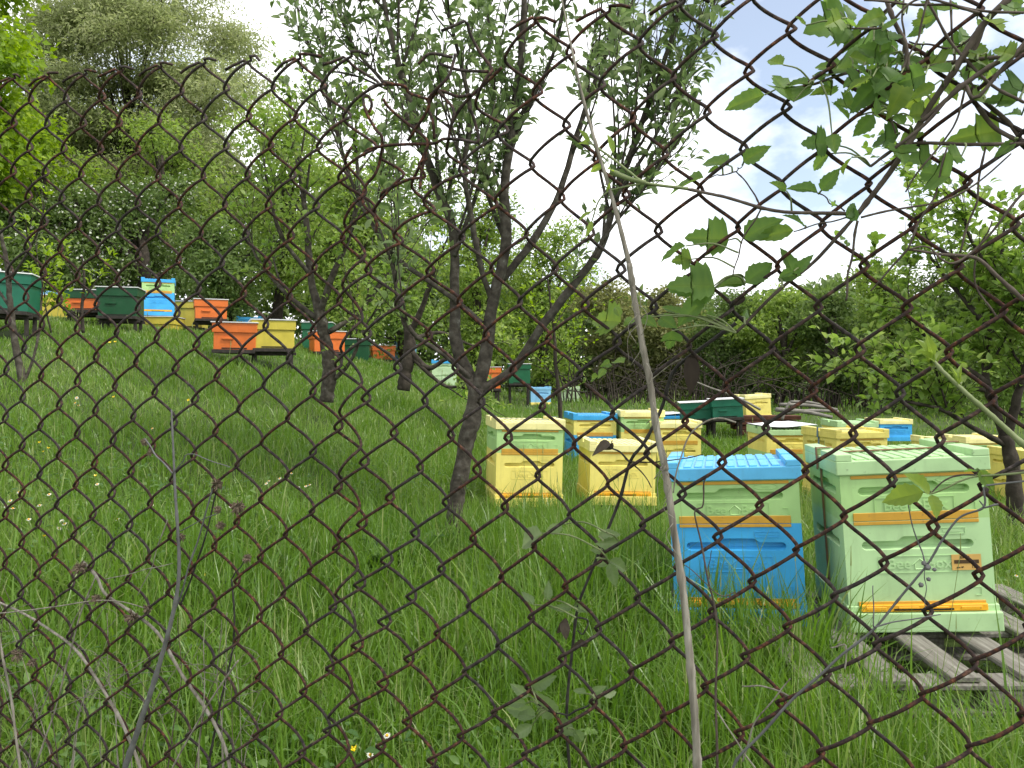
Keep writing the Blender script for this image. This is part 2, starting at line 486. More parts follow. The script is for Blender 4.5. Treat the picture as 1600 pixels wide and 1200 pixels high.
def wire(k, ic=None, amp=None, j0=0.0, ph=0.0):
    i = (k + 0.5) / 2 if ic is None else ic
    sgn = 1.0 if k % 2 == 0 else -1.0
    x = fence_pt(*fence_node(i, 0.0), 0)[0]
    zb = (float(gz(x, Z0F - x * TA)) - CZ) / U - 0.3
    jend = (fence_node(i, 0.0)[1] - zb) / 0.502
    j = np.arange(j0, jend, 1 / 9.0)
    loose = 1.0 + 0.16 * math.exp(-((i + 2.3) / 0.9) ** 2)
    a = (0.288 if amp is None else amp) * loose * (1 + 0.04 * np.sin(j * 0.7 + k))
    c = np.cos(np.pi * (j + ph))
    x = -np.arcsin(0.955 * c) / math.asin(0.955) * sgn * a
    sn = np.sin(np.pi * (j + ph))
    dep = 0.125 * loose * np.sign(sn) * np.abs(sn) ** 0.75 * sgn
    s, z = fence_node(i, j)
    crush = math.exp(-((i + 1.5) / 1.0) ** 2) * np.exp(-(j / 5.0) ** 2)
    s = s + x + crush * 0.25 * np.sin(2.1 * j + k * 1.7)
    z = z + 0.016 * c ** 9 * sgn + crush * 0.22 * np.sin(1.6 * j + k * 2.3 + 1)
    dep = dep + crush * 0.4 * np.sin(1.3 * j + k)
    pts = fence_pt(s, z, dep)
    if j0 == 0.0:                           # twisted wire end above the last crossing
        s0, z0, d0 = s[0], z[0], dep[0]
        if k % 2 == 0:
            st = fence_pt([s0 - .36, s0 - .2, s0 - .04], [z0 - .13 + rng.normal(0, .03), z0 - .06, z0 + .035], [d0 - .16, d0 - .14, d0 - .05])
        else:
            st = fence_pt([s0 + .38 + rng.normal(0, .05), s0 + .2, s0 + .03], [z0 - .07 + rng.normal(0, .04), z0 + .0, z0 + .045], [d0 - .10, d0 - .12, d0 - .06])
        pts = np.vstack([st, pts])
    g = Geo()
    tube(g, pts, 0.00195, 7, rough=0.05)
    fence_part(g, 'wire')

for k in range(-36, 34):
    jj = {-5: 3.4, -4: 2.0, -3: 1.6}.get(k, 0.0)
    wire(k, j0=jj)
wire(0, ic=-2.78, amp=0.17, j0=3.0, ph=0.45)
for pl in [[(360, 300), (400, 275), (480, 268), (570, 280), (600, 320), (700, 355)], [(335, 690), (345, 660), (400, 640), (500, 625), (620, 620), (745, 615), (800, 590), (900, 593), (1000, 605), (985, 500), (950, 400)],
           [(650, 150), (720, 90), (850, 110)], [(780, 150), (890, 185), (1060, 195)], [(870, 90), (845, 180), (815, 240), (720, 340), (705, 420), (590, 600)],
           [(430, 940), (440, 905), (500, 870), (600, 825), (690, 810), (655, 740), (700, 700)], [(360, 435), (378, 390), (360, 340), (328, 345), (345, 430), (400, 530), (440, 590), (425, 720), (395, 800), (340, 870), (330, 970), (400, 1050), (405, 1140)],
           [(745, 590), (735, 480), (710, 400), (770, 310), (880, 340), (960, 330)], [(830, 590), (840, 520), (890, 420), (970, 330), (1060, 250), (1140, 170)], [(435, 250), (500, 268)], [(660, 880), (670, 790), (700, 640)]]:
    q = resample([FP(480 + a / 3.75, 60 + b / 3.75, rng.uniform(-.012, .004)) for a, b in pl], 8 * len(pl))
    g = Geo()
    tube(g, q, 0.00195, 7, rough=0.05)
    fence_part(g, 'bent_wire')

# ------------------------------------------------------------------ polystyrene beehives
BW = 0.50
def handle_poly():
    """Outline of the stepped hand hold in the middle of a box face, centred at 0,0."""
    r, x0, x1, b0, b1 = 0.016, -0.19, 0.19, -0.060, 0.085
    p = []
    for a in np.linspace(-90, 90, 7): p.append((x1 - r + r * math.cos(R(a)), r * math.sin(R(a))))
    p += [(b1 + 0.008, r), (b1, r + 0.004), (b1 - 0.010, r + 0.013), (b1 - 0.018, r + 0.015), (b0 + 0.018, r + 0.015), (b0 + 0.010, r + 0.013), (b0, r + 0.004), (b0 - 0.008, r)]
    for a in np.linspace(90, 270, 7): p.append((x0 + r + r * math.cos(R(a)), r * math.sin(R(a))))
    return p

def hive_box(name, H, hz):
    """Hollow-handled box, origin at the middle of its bottom; the front looks to -Y."""
    g = Geo()
    w = BW / 2
    hole = [(x, z + hz) for x, z in handle_poly()]
    outer = [(-w, 0), (w, 0), (w, H), (-w, H)]
    allp = outer + hole
    tris = tessellate_polygon([[Vector((x, z, 0)) for x, z in outer], [Vector((x, z, 0)) for x, z in hole]])
    inner = [(x * 0.985, z + (0.012 if z < hz else -0.002)) for x, z in hole]
    n = len(hole)
    for f in range(4):
        c, s = math.cos(f * math.pi / 2), math.sin(f * math.pi / 2)
        def put(pp, d):
            return np.array([(x * c - (-w + d) * s, x * s + (-w + d) * c, z) for x, z in pp])
        V = np.vstack([put(allp, 0), put(inner, 0.030)])
        q = [(4 + k, 4 + (k + 1) % n, 4 + n + (k + 1) % n, 4 + n + k) for k in range(n)]
        it = [(4 + n + a, 4 + n + b, 4 + n + c_) for a, b, c_ in tessellate_polygon([[Vector((x, z, 0)) for x, z in inner]])]
        g.add(V, list(tris) + it, q)
        # raised corner post on the right edge of each face
    g.add([(-w, -w, 0), (w, -w, 0), (w, w, 0), (-w, w, 0), (-w, -w, H), (w, -w, H), (w, w, H), (-w, w, H)], None, [[0, 3, 2, 1], [4, 5, 6, 7]])
    return bevelled(g, name, 0.003, 2)

def text_mesh(body, size, ext=0.0022, bold=0.0006):
    cu = bpy.data.curves.new('lettering', 'FONT')
    cu.body, cu.size, cu.extrude, cu.offset = body, size, ext, bold
    cu.align_x, cu.align_y = 'CENTER', 'CENTER'
    cu.resolution_u = 2
    o = bpy.data.objects.new('lettering', cu)
    COL.objects.link(o)
    dg = bpy.context.evaluated_depsgraph_get()
    me = bpy.data.meshes.new_from_object(o.evaluated_get(dg))
    V = np.array([v.co[:] for v in me.vertices]).reshape(-1, 3)
    T = []
    for p in me.polygons:
        vv = list(p.vertices)
        for k in range(1, len(vv) - 1): T.append((vv[0], vv[k], vv[k + 1]))
    bpy.data.objects.remove(o)
    bpy.data.curves.remove(cu)
    bpy.data.meshes.remove(me)
    return V, np.array(T)

def emboss(name, zc, oval_z, oval=True, sq_z=None):
    """Raised maker's mark on a box front: framed word, oval or plate, little square."""
    g = Geo()
    y = -BW / 2 - 0.0006
    for body, dx in (("Bee", -0.066), ("Box", 0.070)):
        V, T = text_mesh(body, 0.052)
        g.add(np.stack([V[:, 0] + dx, y - V[:, 2], V[:, 1] + zc], -1), T)
    for (x0, z0, x1, z1) in [(-.020, -.002, .005, .020), (.005, .020, .030, -.002), (-.012, -.018, .022, -.018), (-.012, -.018, -.012, .002), (.022, -.018, .022, .002)]:
        q = np.array([(x0, y, zc + z0), (x1, y, zc + z1)])
        tube(g, q, 0.0022, 4)
    fw, fh = 0.135, 0.030
    for (cx, cz, sx, sz) in [(0, fh, 2 * fw, .0025), (0, -fh, 2 * fw, .0025), (-fw, 0, .0025, 2 * fh), (fw, 0, .0025, 2 * fh)]:
        box(g, (cx, y, zc + cz), (sx, .003, sz))
    if oval:
        a = np.linspace(0, 2 * np.pi, 25)
        tube(g, np.stack([0.125 + 0.045 * np.cos(a), np.full(25, y), oval_z + 0.011 * np.sin(a)], -1), 0.0016, 4, cap=False)
        V, T = text_mesh("Box", 0.016, 0.001)
        g.add(np.stack([V[:, 0] + .125, y - V[:, 2], V[:, 1] + oval_z], -1), T)
    else:
        for (cx, cz, sx, sz) in [(0, .011, .088, .002), (0, -.011, .088, .002), (-.044, 0, .002, .022), (.044, 0, .002, .022)]:
            box(g, (.12 + cx, y, oval_z + cz), (sx, .003, sz))
        box(g, (.12, y, oval_z), (.06, .002, .008))
    for (cx, cz, sx, sz) in [(0, .014, .020, .002), (0, -.014, .020, .002), (.010, 0, .002, .028)]:
        box(g, (.195 + cx, y, sq_z + cz), (sx, .003, sz))
    return g.mesh(name, smooth=False)

HB, HS = 0.305, 0.170
box_big = hive_box('brood_box', HB, 0.215)
box_small = hive_box('honey_super', HS, 0.108)
emb_big = emboss('maker_mark', 0.145, 0.262, False, 0.045)
emb_small = emboss('maker_mark', 0.052, 0.144, True, 0.045)

def make_lid():
    g = Geo()
    w = BW / 2 + 0.012
    box(g, (0, 0, 0.026), (2 * w, 2 * w, 0.052))
    for sx in (-1, 1):
        for y0, y1 in ((-w, -0.03), (0.03, w)):
            box(g, (sx * (w - 0.029), (y0 + y1) / 2, 0.064), (0.058, y1 - y0, 0.028))
    me = bevelled(g, 'lid', 0.004, 2)
    r = Geo()
    n = 9
    for k in range(n):
        x = -0.17 + 0.34 * k / (n - 1)
        for y0, y1 in ((-0.245, -0.016), (0.016, 0.245)):
            box(r, (x, (y0 + y1) / 2, 0.0545), (0.030, y1 - y0, 0.007))
    return me, bevelled(r, 'lid_ribs', 0.0015, 1)
lid_me, rib_me = make_lid()

def make_floor():
    g = Geo()
    w = BW / 2 + 0.008
    box(g, (0, 0.0, 0.045), (2 * w, 2 * w, 0.09))
    box(g, (0, -w - 0.012, 0.034), (2 * w, 0.026, 0.068))
    me = bevelled(g, 'hive_floor', 0.004, 2)
    e = Geo()
    box(e, (0, -w - 0.004, 0.083), (0.43, 0.016, 0.024))
    for x in (-0.16, -0.05, 0.05, 0.16):
        box(e, (x, -w - 0.013, 0.083), (0.07, 0.004, 0.012))
    en = bevelled(e, 'entrance_block', 0.002, 1)
    t = Geo()
    box(t, (0, 0, 0), (0.43, 0.008, 0.012))
    st = bevelled(t, 'entrance_rail', 0.001, 1)
    s = Geo()
    box(s, (0.0, -w - 0.0135, 0.079), (0.20, 0.006, 0.006))
    return me, en, st, s.mesh('entrance_slot', False)
floor_me, ent_me, rail_me, slot_me = make_floor()
sg = Geo()
box(sg, (0, 0, 0), (0.425, 0.006, 0.030))
strip_me = bevelled(sg, 'spacer_strip', 0.0015, 1)
sg = Geo()
box(sg, (0, 0, 0), (0.425, 0.006, 0.012))
strip2_me = bevelled(sg, 'spacer_strip', 0.001, 1)
for me in (box_big, box_small, emb_big, emb_small, lid_me, rib_me, floor_me, ent_me, rail_me, slot_me, strip_me, strip2_me):
    me.materials.clear()
    me.materials.append(None)

FOOT = []                                  # footprints that the grass keeps out of: x, y, radius
def part(name, me, mat, parent, loc=(0, 0, 0), rot=None):
    o = link(name, me, parent)
    o.location = loc
    if rot is not None: o.rotation_euler = rot
    o.material_slots[0].link = 'OBJECT'
    o.material_slots[0].material = mat
    return o

def poly_hive(label, pxc, wpx, py_top, colors, yaw=0, roll=0, pitch=0, floor='same', detail=True, group=None, cover=False, strap=None, deep=0.0):
    """colors from the bottom: list of (kind 'b' or 's', colour), then the lid colour. Front is wpx wide at 0.5 m; py_top is the lid's front upper edge."""
    *boxes, lidc = colors
    d = F * BW / wpx + deep
    fc = P(pxc, py_top, d)
    H = 0.09 + sum(HB if b[0] == 'b' else HS for b in boxes) + 0.08
    ctr = Vector((fc.x, fc.y, 0)) + Matrix.Rotation(R(yaw), 3, 'Z') @ Vector((0, BW / 2, 0))
    t = thing('beehive', label, 'beehive', (ctr.x, ctr.y, fc.z - H), 0, group)
    t.rotation_euler = (R(pitch), R(roll), R(yaw))
    FOOT.append((ctr.x, ctr.y, 0.262))
    c0 = C[boxes[0][1]] if floor == 'same' else C[floor]
    z = 0.0
    fl = part('hive_floor', floor_me, c0, t)
    if detail:
        e = part('entrance_block', ent_me, C['amber'], fl)
        part('entrance_slot', slot_me, M['black'], e)
    z = 0.09
    if detail: part('entrance_rail', rail_me, C['ochre'], t, (0, -BW / 2 - 0.002, z + 0.008))
    for n, (bk, bc) in enumerate(boxes):
        me, H_, em = (box_big, HB, emb_big) if bk == 'b' else (box_small, HS, emb_small)
        if n:
            if detail:
                part('spacer_strip', strip_me, C['ochre'], t, (0, -BW / 2 - 0.0005, z + 0.0165))
                part('spacer_strip', strip2_me, C['ochre'], t, (0, -BW / 2 - 0.0005, z - 0.007))
        o = part('brood_box' if bk == 'b' else 'honey_super', me, C[bc], t, (0, 0, z + 0.0012))
        part('maker_mark', em, C[bc], o)
        z += H_
    if detail: part('spacer_strip', strip2_me, C['ochre'], t, (0, -BW / 2 - 0.0005, z - 0.008))
    ld = part('lid', lid_me, C[lidc], t, (0, 0, z + 0.002))
    part('lid_ribs', rib_me, C[lidc], ld)
    if cover:
        g = Geo()
        n = 9
        xs = np.linspace(-.26, .27, n)
        X, Y = np.meshgrid(xs, xs)
        Zc = 0.097 + 0.012 * np.sin(9 * X + 3 * Y) + 0.02 * (np.abs(X) > .2) * (Y + .2)
        i = (np.arange(n - 1) * n)[:, None] + np.arange(n - 1)[None]
        top = np.stack([X, Y, Zc], -1).reshape(-1, 3)
        g.add(np.vstack([top, top - np.array([0, 0, .004])]), None, np.concatenate([np.stack([i, i + 1, i + n + 1, i + n], -1).reshape(-1, 4), n * n + np.stack([i, i + n, i + n + 1, i + 1], -1).reshape(-1, 4)]))
        o = g.obj('cover_sheet', M['white'], t)
        o.location = (0, 0, z)
    if strap:
        side, yy, mat = strap
        g = Geo()
        w, w2 = BW / 2 + 0.004, BW / 2 + 0.017
        bt = 0.003
        box(g, (side * w, yy, (z + 0.09) / 2), (bt, 0.022, z - 0.09))
        box(g, (side * w2, yy, z + 0.042), (bt, 0.022, 0.09))
        box(g, (side * (w2 - 0.03), yy, z + 0.0835), (0.058, 0.022, bt))
        box(g, (-side * (w2 - 0.03), yy, z + 0.0835), (0.058, 0.022, bt))
        box(g, (0, yy, z + 0.0635), (0.42, 0.022, bt))
        g.obj('strap', mat, t, False)
    return t

Y_, G_, B_ = 'yellow', 'green', 'blue'
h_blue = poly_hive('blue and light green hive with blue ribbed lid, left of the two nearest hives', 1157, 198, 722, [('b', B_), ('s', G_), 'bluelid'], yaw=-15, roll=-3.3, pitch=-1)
h_green = poly_hive('all light green hive with brown strap and orange paper label, on the pallet', 1443, 216, 707, [('b', 'mint'), ('s', G_), 'mint'], yaw=-9, roll=-3.7, pitch=-1, strap=(-1, 0.02, M['strap']))
poly_hive('yellow hive with one green box and grey strap, just right of the apple tree', 826, 106, 655, [('b', Y_), ('s', G_), 'butter'], yaw=10, roll=1.4, strap=(1, 0.05, M['strap_grey']))
poly_hive('plain all yellow hive with one box, half sunk in grass beside the dry stalk', 972, 104, 690, [('b', Y_), 'butter'], yaw=5, roll=1.5)
poly_hive('hive with blue lid, yellow super and blue bottom box, behind the yellow pair', 929, 68, 646, [('b', B_), ('s', Y_), B_], yaw=8, roll=0.8)
poly_hive('tall yellow hive with green super and yellow lid, behind the dry stalk', 1004, 68, 641, [('b', Y_), ('s', G_), 'butter'], yaw=5)
poly_hive('two box all yellow hive standing behind the blue lidded near hive', 1061, 70, 658, [('b', Y_), ('s', Y_), 'butter'], yaw=4, detail=True)
poly_hive('low hive with blue lid peeping out behind the tall yellow and green hive', 1046, 42, 648, [('b', Y_), B_], yaw=3, detail=False, cover=True)
poly_hive('small far light blue hive on yellow floor by the young tree', 845, 32, 604, [('b', 'sky'), 'sky'], floor=Y_, detail=False, yaw=10)
poly_hive('small far pale green two box hive right of the young tree trunk', 891, 29, 604, [('b', 'palegreen'), ('s', 'palegreen'), 'palegreen'], detail=False, yaw=4)
poly_hive('yellow hive leaning to one side at the end of the green hives', 1186, 42, 616, [('b', Y_), 'butter'], detail=False, roll=-3, yaw=10)
poly_hive('green, yellow and green hive covered by a crumpled white sheet', 1236, 78, 668, [('b', G_), ('s', Y_), 'mint'], yaw=4, cover=True)
poly_hive('yellow hive between the white covered hive and the long yellow one', 1257, 72, 670, [('b', Y_), ('s', Y_), 'butter'], detail=False, yaw=4)
poly_hive('broad yellow hive with dark strap behind the nearest light green hive', 1347, 90, 671, [('b', Y_), ('s', Y_), Y_], yaw=12, strap=(-1, 0.0, M['strap_grey']))
poly_hive('distant hive with green lid showing above the broad yellow hive', 1340, 62, 658, [('b', Y_), 'mint'], detail=False)
poly_hive('distant blue hive with yellow lid under the right tree branch', 1400, 50, 655, [('s', B_), 'butter'], detail=False)
poly_hive('yellow hive behind the far corner of the nearest light green hive', 1489, 60, 684, [('b', Y_), ('s', Y_), 'butter'], detail=False, yaw=5)
poly_hive('hive with yellow lid and green super left of the right tree trunk', 1541, 68, 682, [('b', Y_), ('s', G_), 'butter'], yaw=6)
poly_hive('yellow hive at the far right behind the tree trunk', 1640, 82, 704, [('b', Y_), ('s', Y_), Y_], yaw=4)

def label_plate():
    """Orange registration label on the front of the green hive."""
    g = Geo()
    box(g, (0, 0, 0), (0.098, 0.0016, 0.056))
    o = g.obj('paper_label', M['tag_paper'], h_green, False)
    o.location = (0.160, -BW / 2 - 0.004, 0.09 + 0.150)
    k = Geo()
    box(k, (0, -0.0012, 0.002), (0.082, 0.0012, 0.013))
    for body, sz, x, z in (("\u0412\u0420\u0417\u0410", 0.013, -0.004, 0.017), ("1300", 0.0125, 0.028, -0.017), ("\u0440\u0435\u0433. \u2116", 0.0075, -0.022, -0.018)):
        V, T = text_mesh(body, sz, 0.0004, 0.0003)
        k.add(np.stack([V[:, 0] + x, -0.0012 - V[:, 2], V[:, 1] + z], -1), T)
    tag(k.obj('printed_lettering', M['ink'], o, False), 'bold dark print with a solid bar and the number 1300')
label_plate()

# ------------------------------------------------------------------ wooden beehives
def wood_parts():
    W, H = 0.50, 0.34
    g = Geo(); box(g, (0, 0, H / 2), (W, W, H)); body = bevelled(g, 'hive_body', 0.004, 1)
    g = Geo(); box(g, (0, 0, 0.06), (W + 0.035, W + 0.035, 0.12)); cov = bevelled(g, 'roof_cover', 0.004, 1)
    g = Geo(); box(g, (0, 0, 0.006), (W + 0.065, W + 0.065, 0.014)); sh = bevelled(g, 'metal_sheet', 0.003, 1)
    g = Geo(); box(g, (0, -0.03, 0.022), (W + 0.01, W + 0.08, 0.044)); fl = bevelled(g, 'hive_floor', 0.003, 1)
    g = Geo(); box(g, (0, -W / 2 - 0.010, 0), (0.14, 0.022, 0.026)); hd = bevelled(g, 'handle_batten', 0.003, 1)
    g = Geo(); box(g, (0, -W / 2 - 0.002, 0), (0.30, 0.006, 0.014)); en = g.mesh('entrance_slot', False)
    out = [body, cov, sh, fl, hd, en]
    for me in out:
        me.materials.clear(); me.materials.append(None)
    return out
wb, wc, ws, wf, wh, we = wood_parts()

def wood_hive(label, pxc, wpx, py_top, color, lid=None, sheet='sheet', yaw=0, roll=0, stand=True, hs=1.0, batten=True):
    d = F * 0.5 / wpx
    fc = P(pxc, py_top, d)
    H = (0.044 + 0.34 * hs + 0.12 + 0.014)
    ctr = Vector((fc.x, fc.y, 0)) + Matrix.Rotation(R(yaw), 3, 'Z') @ Vector((0, 0.25, 0))
    t = thing('wooden_beehive', label, 'beehive', (ctr.x, ctr.y, fc.z - H))
    t.rotation_euler = (0, R(roll), R(yaw))
    FOOT.append((ctr.x, ctr.y, 0.25))
    part('hive_floor', wf, M['metal_dark'], t)
    b = part('hive_body', wb, C[color], t, (0, 0, 0.045))
    b.scale = (1, 1, hs)
    if batten: part('handle_batten', wh, C[color], t, (-0.08, 0, 0.045 + 0.22 * hs))
    part('entrance_slot', we, M['black'], t, (0, 0, 0.062))
    part('roof_cover', wc, C[lid or color], t, (0, 0, 0.046 + 0.34 * hs))
    part('metal_sheet', ws, M[sheet], t, (0, 0, 0.166 + 0.34 * hs))
    if stand:
        zb = fc.z - H
        zg = float(gz(ctr.x, ctr.y))
        hh = max(0.06, zb - zg)
        s = thing('hive_stand', ('low dark iron stand under the left hive of the far green pair' if 'left one' in label else 'low dark iron stand under the right hive of the far green pair') if 'far green pair' in label else 'low dark iron stand under the ' + ' '.join(label.split(',')[0].replace(' hive', '').split()[:9]), 'stand', (ctr.x, ctr.y, zg), R(yaw), 'iron stands under the wooden hives')
        for sy in (-1, 1):
            g = Geo(); box(g, (0, sy * 0.17, hh - 0.022), (0.56, 0.045, 0.036)); g.obj('rail', M['metal_dark'], s, False)
            for sx in (-1, 1):
                g = Geo(); box(g, (sx * 0.22, sy * 0.17, (hh - 0.04) / 2 - 0.05), (0.04, 0.04, hh - 0.04 + 0.1)); g.obj('leg', M['metal_dark'], s, False)
    return t

wood_hive('big bluish green hive with sloping white lid at the left edge', 4, 68, 424, 'bottle', sheet='white', yaw=18, roll=3, hs=.92)
wood_hive('ochre yellow hive left of the orange hive with dark green roof', 78, 50, 460, 'acid', yaw=8, roll=-1, batten=False, hs=0.85)
wood_hive('orange hive with dark green roof behind the sapling', 130, 53, 452, 'orange', 'moss', yaw=10, roll=0, hs=0.5)
wood_hive('very dark green hive left of the blue and green stack', 183, 55, 448, 'moss', yaw=14, roll=0, hs=0.83)
poly_hive('bright blue hive with light green super on the hillside, highest of the row', 247, 46, 434, [('b', B_), ('s', G_), B_], yaw=22, strap=(1, 0.05, M['strap_grey']))
wood_hive('ochre yellow hive partly hidden behind the bright blue hillside hive', 292, 44, 470, 'acid', yaw=10, batten=False)
wood_hive('long low yellow hive under the bright blue hillside hive', 246, 48, 494, 'acid', yaw=6, hs=0.55, stand=False, batten=False)
wood_hive('orange hive with grey tin lid, upper one of the stepped pair', 330, 46, 467, 'orange', yaw=24, roll=0, hs=0.6)
wood_hive('orange hive on the grass left of the ochre yellow slope hive', 366, 63, 503, 'orange', yaw=8, roll=1, stand=False, hs=0.62)
wood_hive('ochre yellow hive on a dark board next to the orange slope hive', 428, 62, 499, 'acid', yaw=22, roll=0, batten=False, hs=0.68)
wood_hive('dark green roofed hive behind the second tree trunk', 495, 44, 503, 'dgreen', yaw=8, batten=False)
wood_hive('orange hive right behind the second tree trunk', 515, 47, 517, 'orange', yaw=24, batten=False, hs=0.62)
wood_hive('dark green hive between the two orange hives by the second tree', 556, 40, 529, 'moss', yaw=8, batten=False)
wood_hive('small orange hive left of the light blue hive', 600, 34, 539, 'orange', yaw=16, batten=False, hs=0.6)
poly_hive('light blue hive seen behind the gnarled third tree trunk', 634, 33, 534, [('b', 'sky'), 'sky'], detail=False, yaw=10)
poly_hive('pale green hive with blue lid left of the apple tree fork', 694, 38, 562, [('b', 'palegreen'), ('s', 'palegreen'), B_], detail=False, yaw=6)
wood_hive('ochre yellow hive just behind the fork of the apple tree', 738, 30, 571, 'acid', yaw=4, batten=False)
wood_hive('orange hive behind the right fork of the apple tree', 764, 36, 573, 'orange', yaw=10, batten=False)
wood_hive('dark green hive with white lid right of the apple tree fork', 812, 33, 568, 'dgreen', sheet='white', yaw=4, batten=False)
wood_hive('green hive with white lid, left one of the far green pair', 1089, 45, 628, 'bottle', sheet='white', yaw=-8, roll=-3, hs=0.55)
wood_hive('green hive with white lid, right one of the far green pair', 1138, 46, 623, 'bottle', sheet='white', yaw=-8, roll=-3, hs=0.55)
poly_hive('blue lidded hive half hidden between big green and ochre hives', 53, 40, 454, [('b', B_), 'sky'], detail=False, yaw=6)
poly_hive('blue lidded hive behind the ochre slope hive', 388, 36, 494, [('b', B_), B_], detail=False, yaw=6)

# ------------------------------------------------------------------ pallets
def board(parent, name, c, s, mat, rot=(0, 0, 0)):
    g = Geo()
    box(g, (0, 0, 0), s)
    me = bevelled(g, name, 0.004, 1)
    me.materials.append(mat)
    o = link(name, me, parent)
    o.location, o.rotation_euler = c, rot
    return o

def pallet(label, loc, rz, n, wx, wy, tilt=(0, 0)):
    t = thing('pallet', label, 'pallet', loc)
    t.rotation_euler = (R(tilt[0]), R(tilt[1]), R(rz))
    for k in range(n):
        x = -wx / 2 + 0.05 + (wx - 0.1) * k / (n - 1) + rng.normal(0, 0.008)
        board(t, 'plank', (x, rng.normal(0, 0.01), 0.118), (0.098, wy, 0.021), M['wood'], (0, 0, rng.normal(0, 0.012)))
    for y in (-wy / 2 + 0.045, 0, wy / 2 - 0.045):
        board(t, 'cross_board', (0, y, 0.0955), (wx, 0.095, 0.020), M['wood'], (0, 0, 0))
        for x in (-wx / 2 + 0.06, 0, wx / 2 - 0.06):
            board(t, 'block', (x, y, 0.054), (0.11, 0.09, 0.060), M['wood'])
        board(t, 'bottom_board', (0, y, 0.012), (wx, 0.095, 0.020), M['wood'])
    return t
gh, gb = h_green.location, h_blue.location
pallet('grey weathered pallet sticking out in front of the light green hive', (gh.x + 0.02, gh.y - 0.14, gh.z - 0.135), -2, 6, 1.22, 1.02, (0, -1))
pallet('grey weathered pallet in the grass under the blue hive', (gb.x - 0.02, gb.y + 0.05, gb.z - 0.135), -13, 5, 0.70, 0.85, (-1, -3))
pe = thing('old_board', 'grey weathered board end standing left of the blue hive', 'board', P(1051, 985, 3.25))
board(pe, 'plank', (0, .1, .06), (.055, .34, .17), M['wood'], (0, 0, R(-8)))
FOOT += [(gh.x + a, gh.y - 0.25, 0.1) for a in (-.2, .0, .2)]

# ------------------------------------------------------------------ trees
def rot_about(v, ax, ang):
    return np.asarray(Matrix.Rotation(ang, 3, Vector(ax)) @ Vector(v))

def limb_tree(name, label, base, limbs, trunk_r, leafmat, barkmat, group=None, twig_n=9, twig_len=(0.2, 0.5), leaf_len=(0.045, 0.075), up=0.7, t0=0.35, spacing=0.05, per=4, ratio=0.42, sub=2, lichen=True, cluster=0.035):
    """A fruit tree: traced limbs, sub-branches, twigs and rosettes of leaves. limbs: list of (points, r0, r1)."""
    t = thing(name, label, 'tree', base)
    off = np.array(base)
    tr, tw, cr = Geo(), Geo(), Geo()
    allb = []
    for pts, r0, r1 in limbs:
        n = max(12, len(pts) * 6)
        q = resample(pts, n)
        q[2:-1] += rng.normal(0, r0 * 0.05, (n - 3, 3))
        rad = np.linspace(1, 0, n) ** 0.85 * (r0 - r1) + r1
        rad = rad * (1 + 0.07 * np.sin(np.linspace(0, 21, n) + r0 * 500))
        tube(tr, q - off, rad, 9 if r0 > 0.02 else 6, rough=0.05)
        allb.append((q, rad, t0))
    first = list(allb)
    for q, rad, tt in first[1:]:
        L = np.linalg.norm(np.diff(q, axis=0), axis=1).sum()
        for _ in range(int(round(sub * L))):
            k = int(rng.uniform(tt, 0.9) * (len(q) - 1))
            tg = norm(q[min(k + 1, len(q) - 1)] - q[k - 1])
            dr = norm(tg * 0.8 + rvec(1)[0] * 0.6 + np.array([0, 0, up * 0.9]))
            ln = rng.uniform(0.35, 0.9) * min(1.2, twig_len[1] * 2)
            e = q[k] + dr * ln + np.array([0, 0, up * 0.25 * ln])
            m = q[k] + dr * ln * 0.5 + rng.normal(0, 0.02, 3)
            s = resample([q[k], m, e], 8)
            r = np.linspace(min(rad[k] * 0.55, 0.012), 0.003, 8)
            tube(tr, s - off, r, 5)
            allb.append((s, r, 0.1))
    LP, LA, LN, LT = [], [], [], []
    for q, rad, tt in allb[1:]:
        L = np.linalg.norm(np.diff(q, axis=0), axis=1).sum()
        cnt = max(2, int(round(twig_n * L * (1 - tt))))
        for _ in range(cnt):
            k = int(rng.uniform(tt, 1.0) * (len(q) - 1))
            tg = norm(q[min(k + 1, len(q) - 1)] - q[max(k - 1, 0)])
            dr = norm(tg * 0.55 + rvec(1)[0] * 0.8 + np.array([0, 0, up]))
            ln = rng.uniform(*twig_len)
            s = resample([q[k], q[k] + dr * ln * 0.5, q[k] + dr * ln + np.array([0, 0, 0.1 * ln * up])], 6)
            tube(tw, s - off, np.linspace(0.0035, 0.0014, 6), 4, cap=False)
            m = max(2, int(ln / spacing))
            tone = rng.normal(0.5, 0.16)
            for a in np.linspace(0.12, 1.0, m):
                c = s[int(a * 5)] + rng.normal(0, 0.006, 3)
                npk = rng.integers(max(1, per - 2), per + 2)
                d0 = norm(rvec(npk) * 0.9 + dr * 0.7 + np.array([0, 0, 0.25]))
                LP.append(c + d0 * rng.uniform(0, cluster, (npk, 1)))
                LA.append(d0)
                LN.append(norm(rvec(npk) * 0.6 + np.array([0, 0, 0.9])))
                LT.append(np.clip(rng.normal(tone, 0.2, npk), 0, 1))
    LP, LA, LN, LT = map(np.concatenate, (LP, LA, LN, LT))
    n = len(LP)
    ll = rng.uniform(*leaf_len, n)
    leaves(cr, LP - off, LA, LN, ll, ll * ratio * rng.uniform(0.8, 1.25, n), LT, True, 0.22, 0.5)
    tr.obj('trunk', barkmat, t)
    tag(tw.obj('twigs', barkmat, t), kind='stuff')
    tag(cr.obj('crown', leafmat, t), kind='stuff')
    return t

def PL(lst, d, dd=0.0):
    """Pixel polyline at depth d, drifting dd farther by its end."""
    n = len(lst)
    return [P(a, b, d + dd * k / max(1, n - 1)) for k, (a, b) in enumerate(lst)]

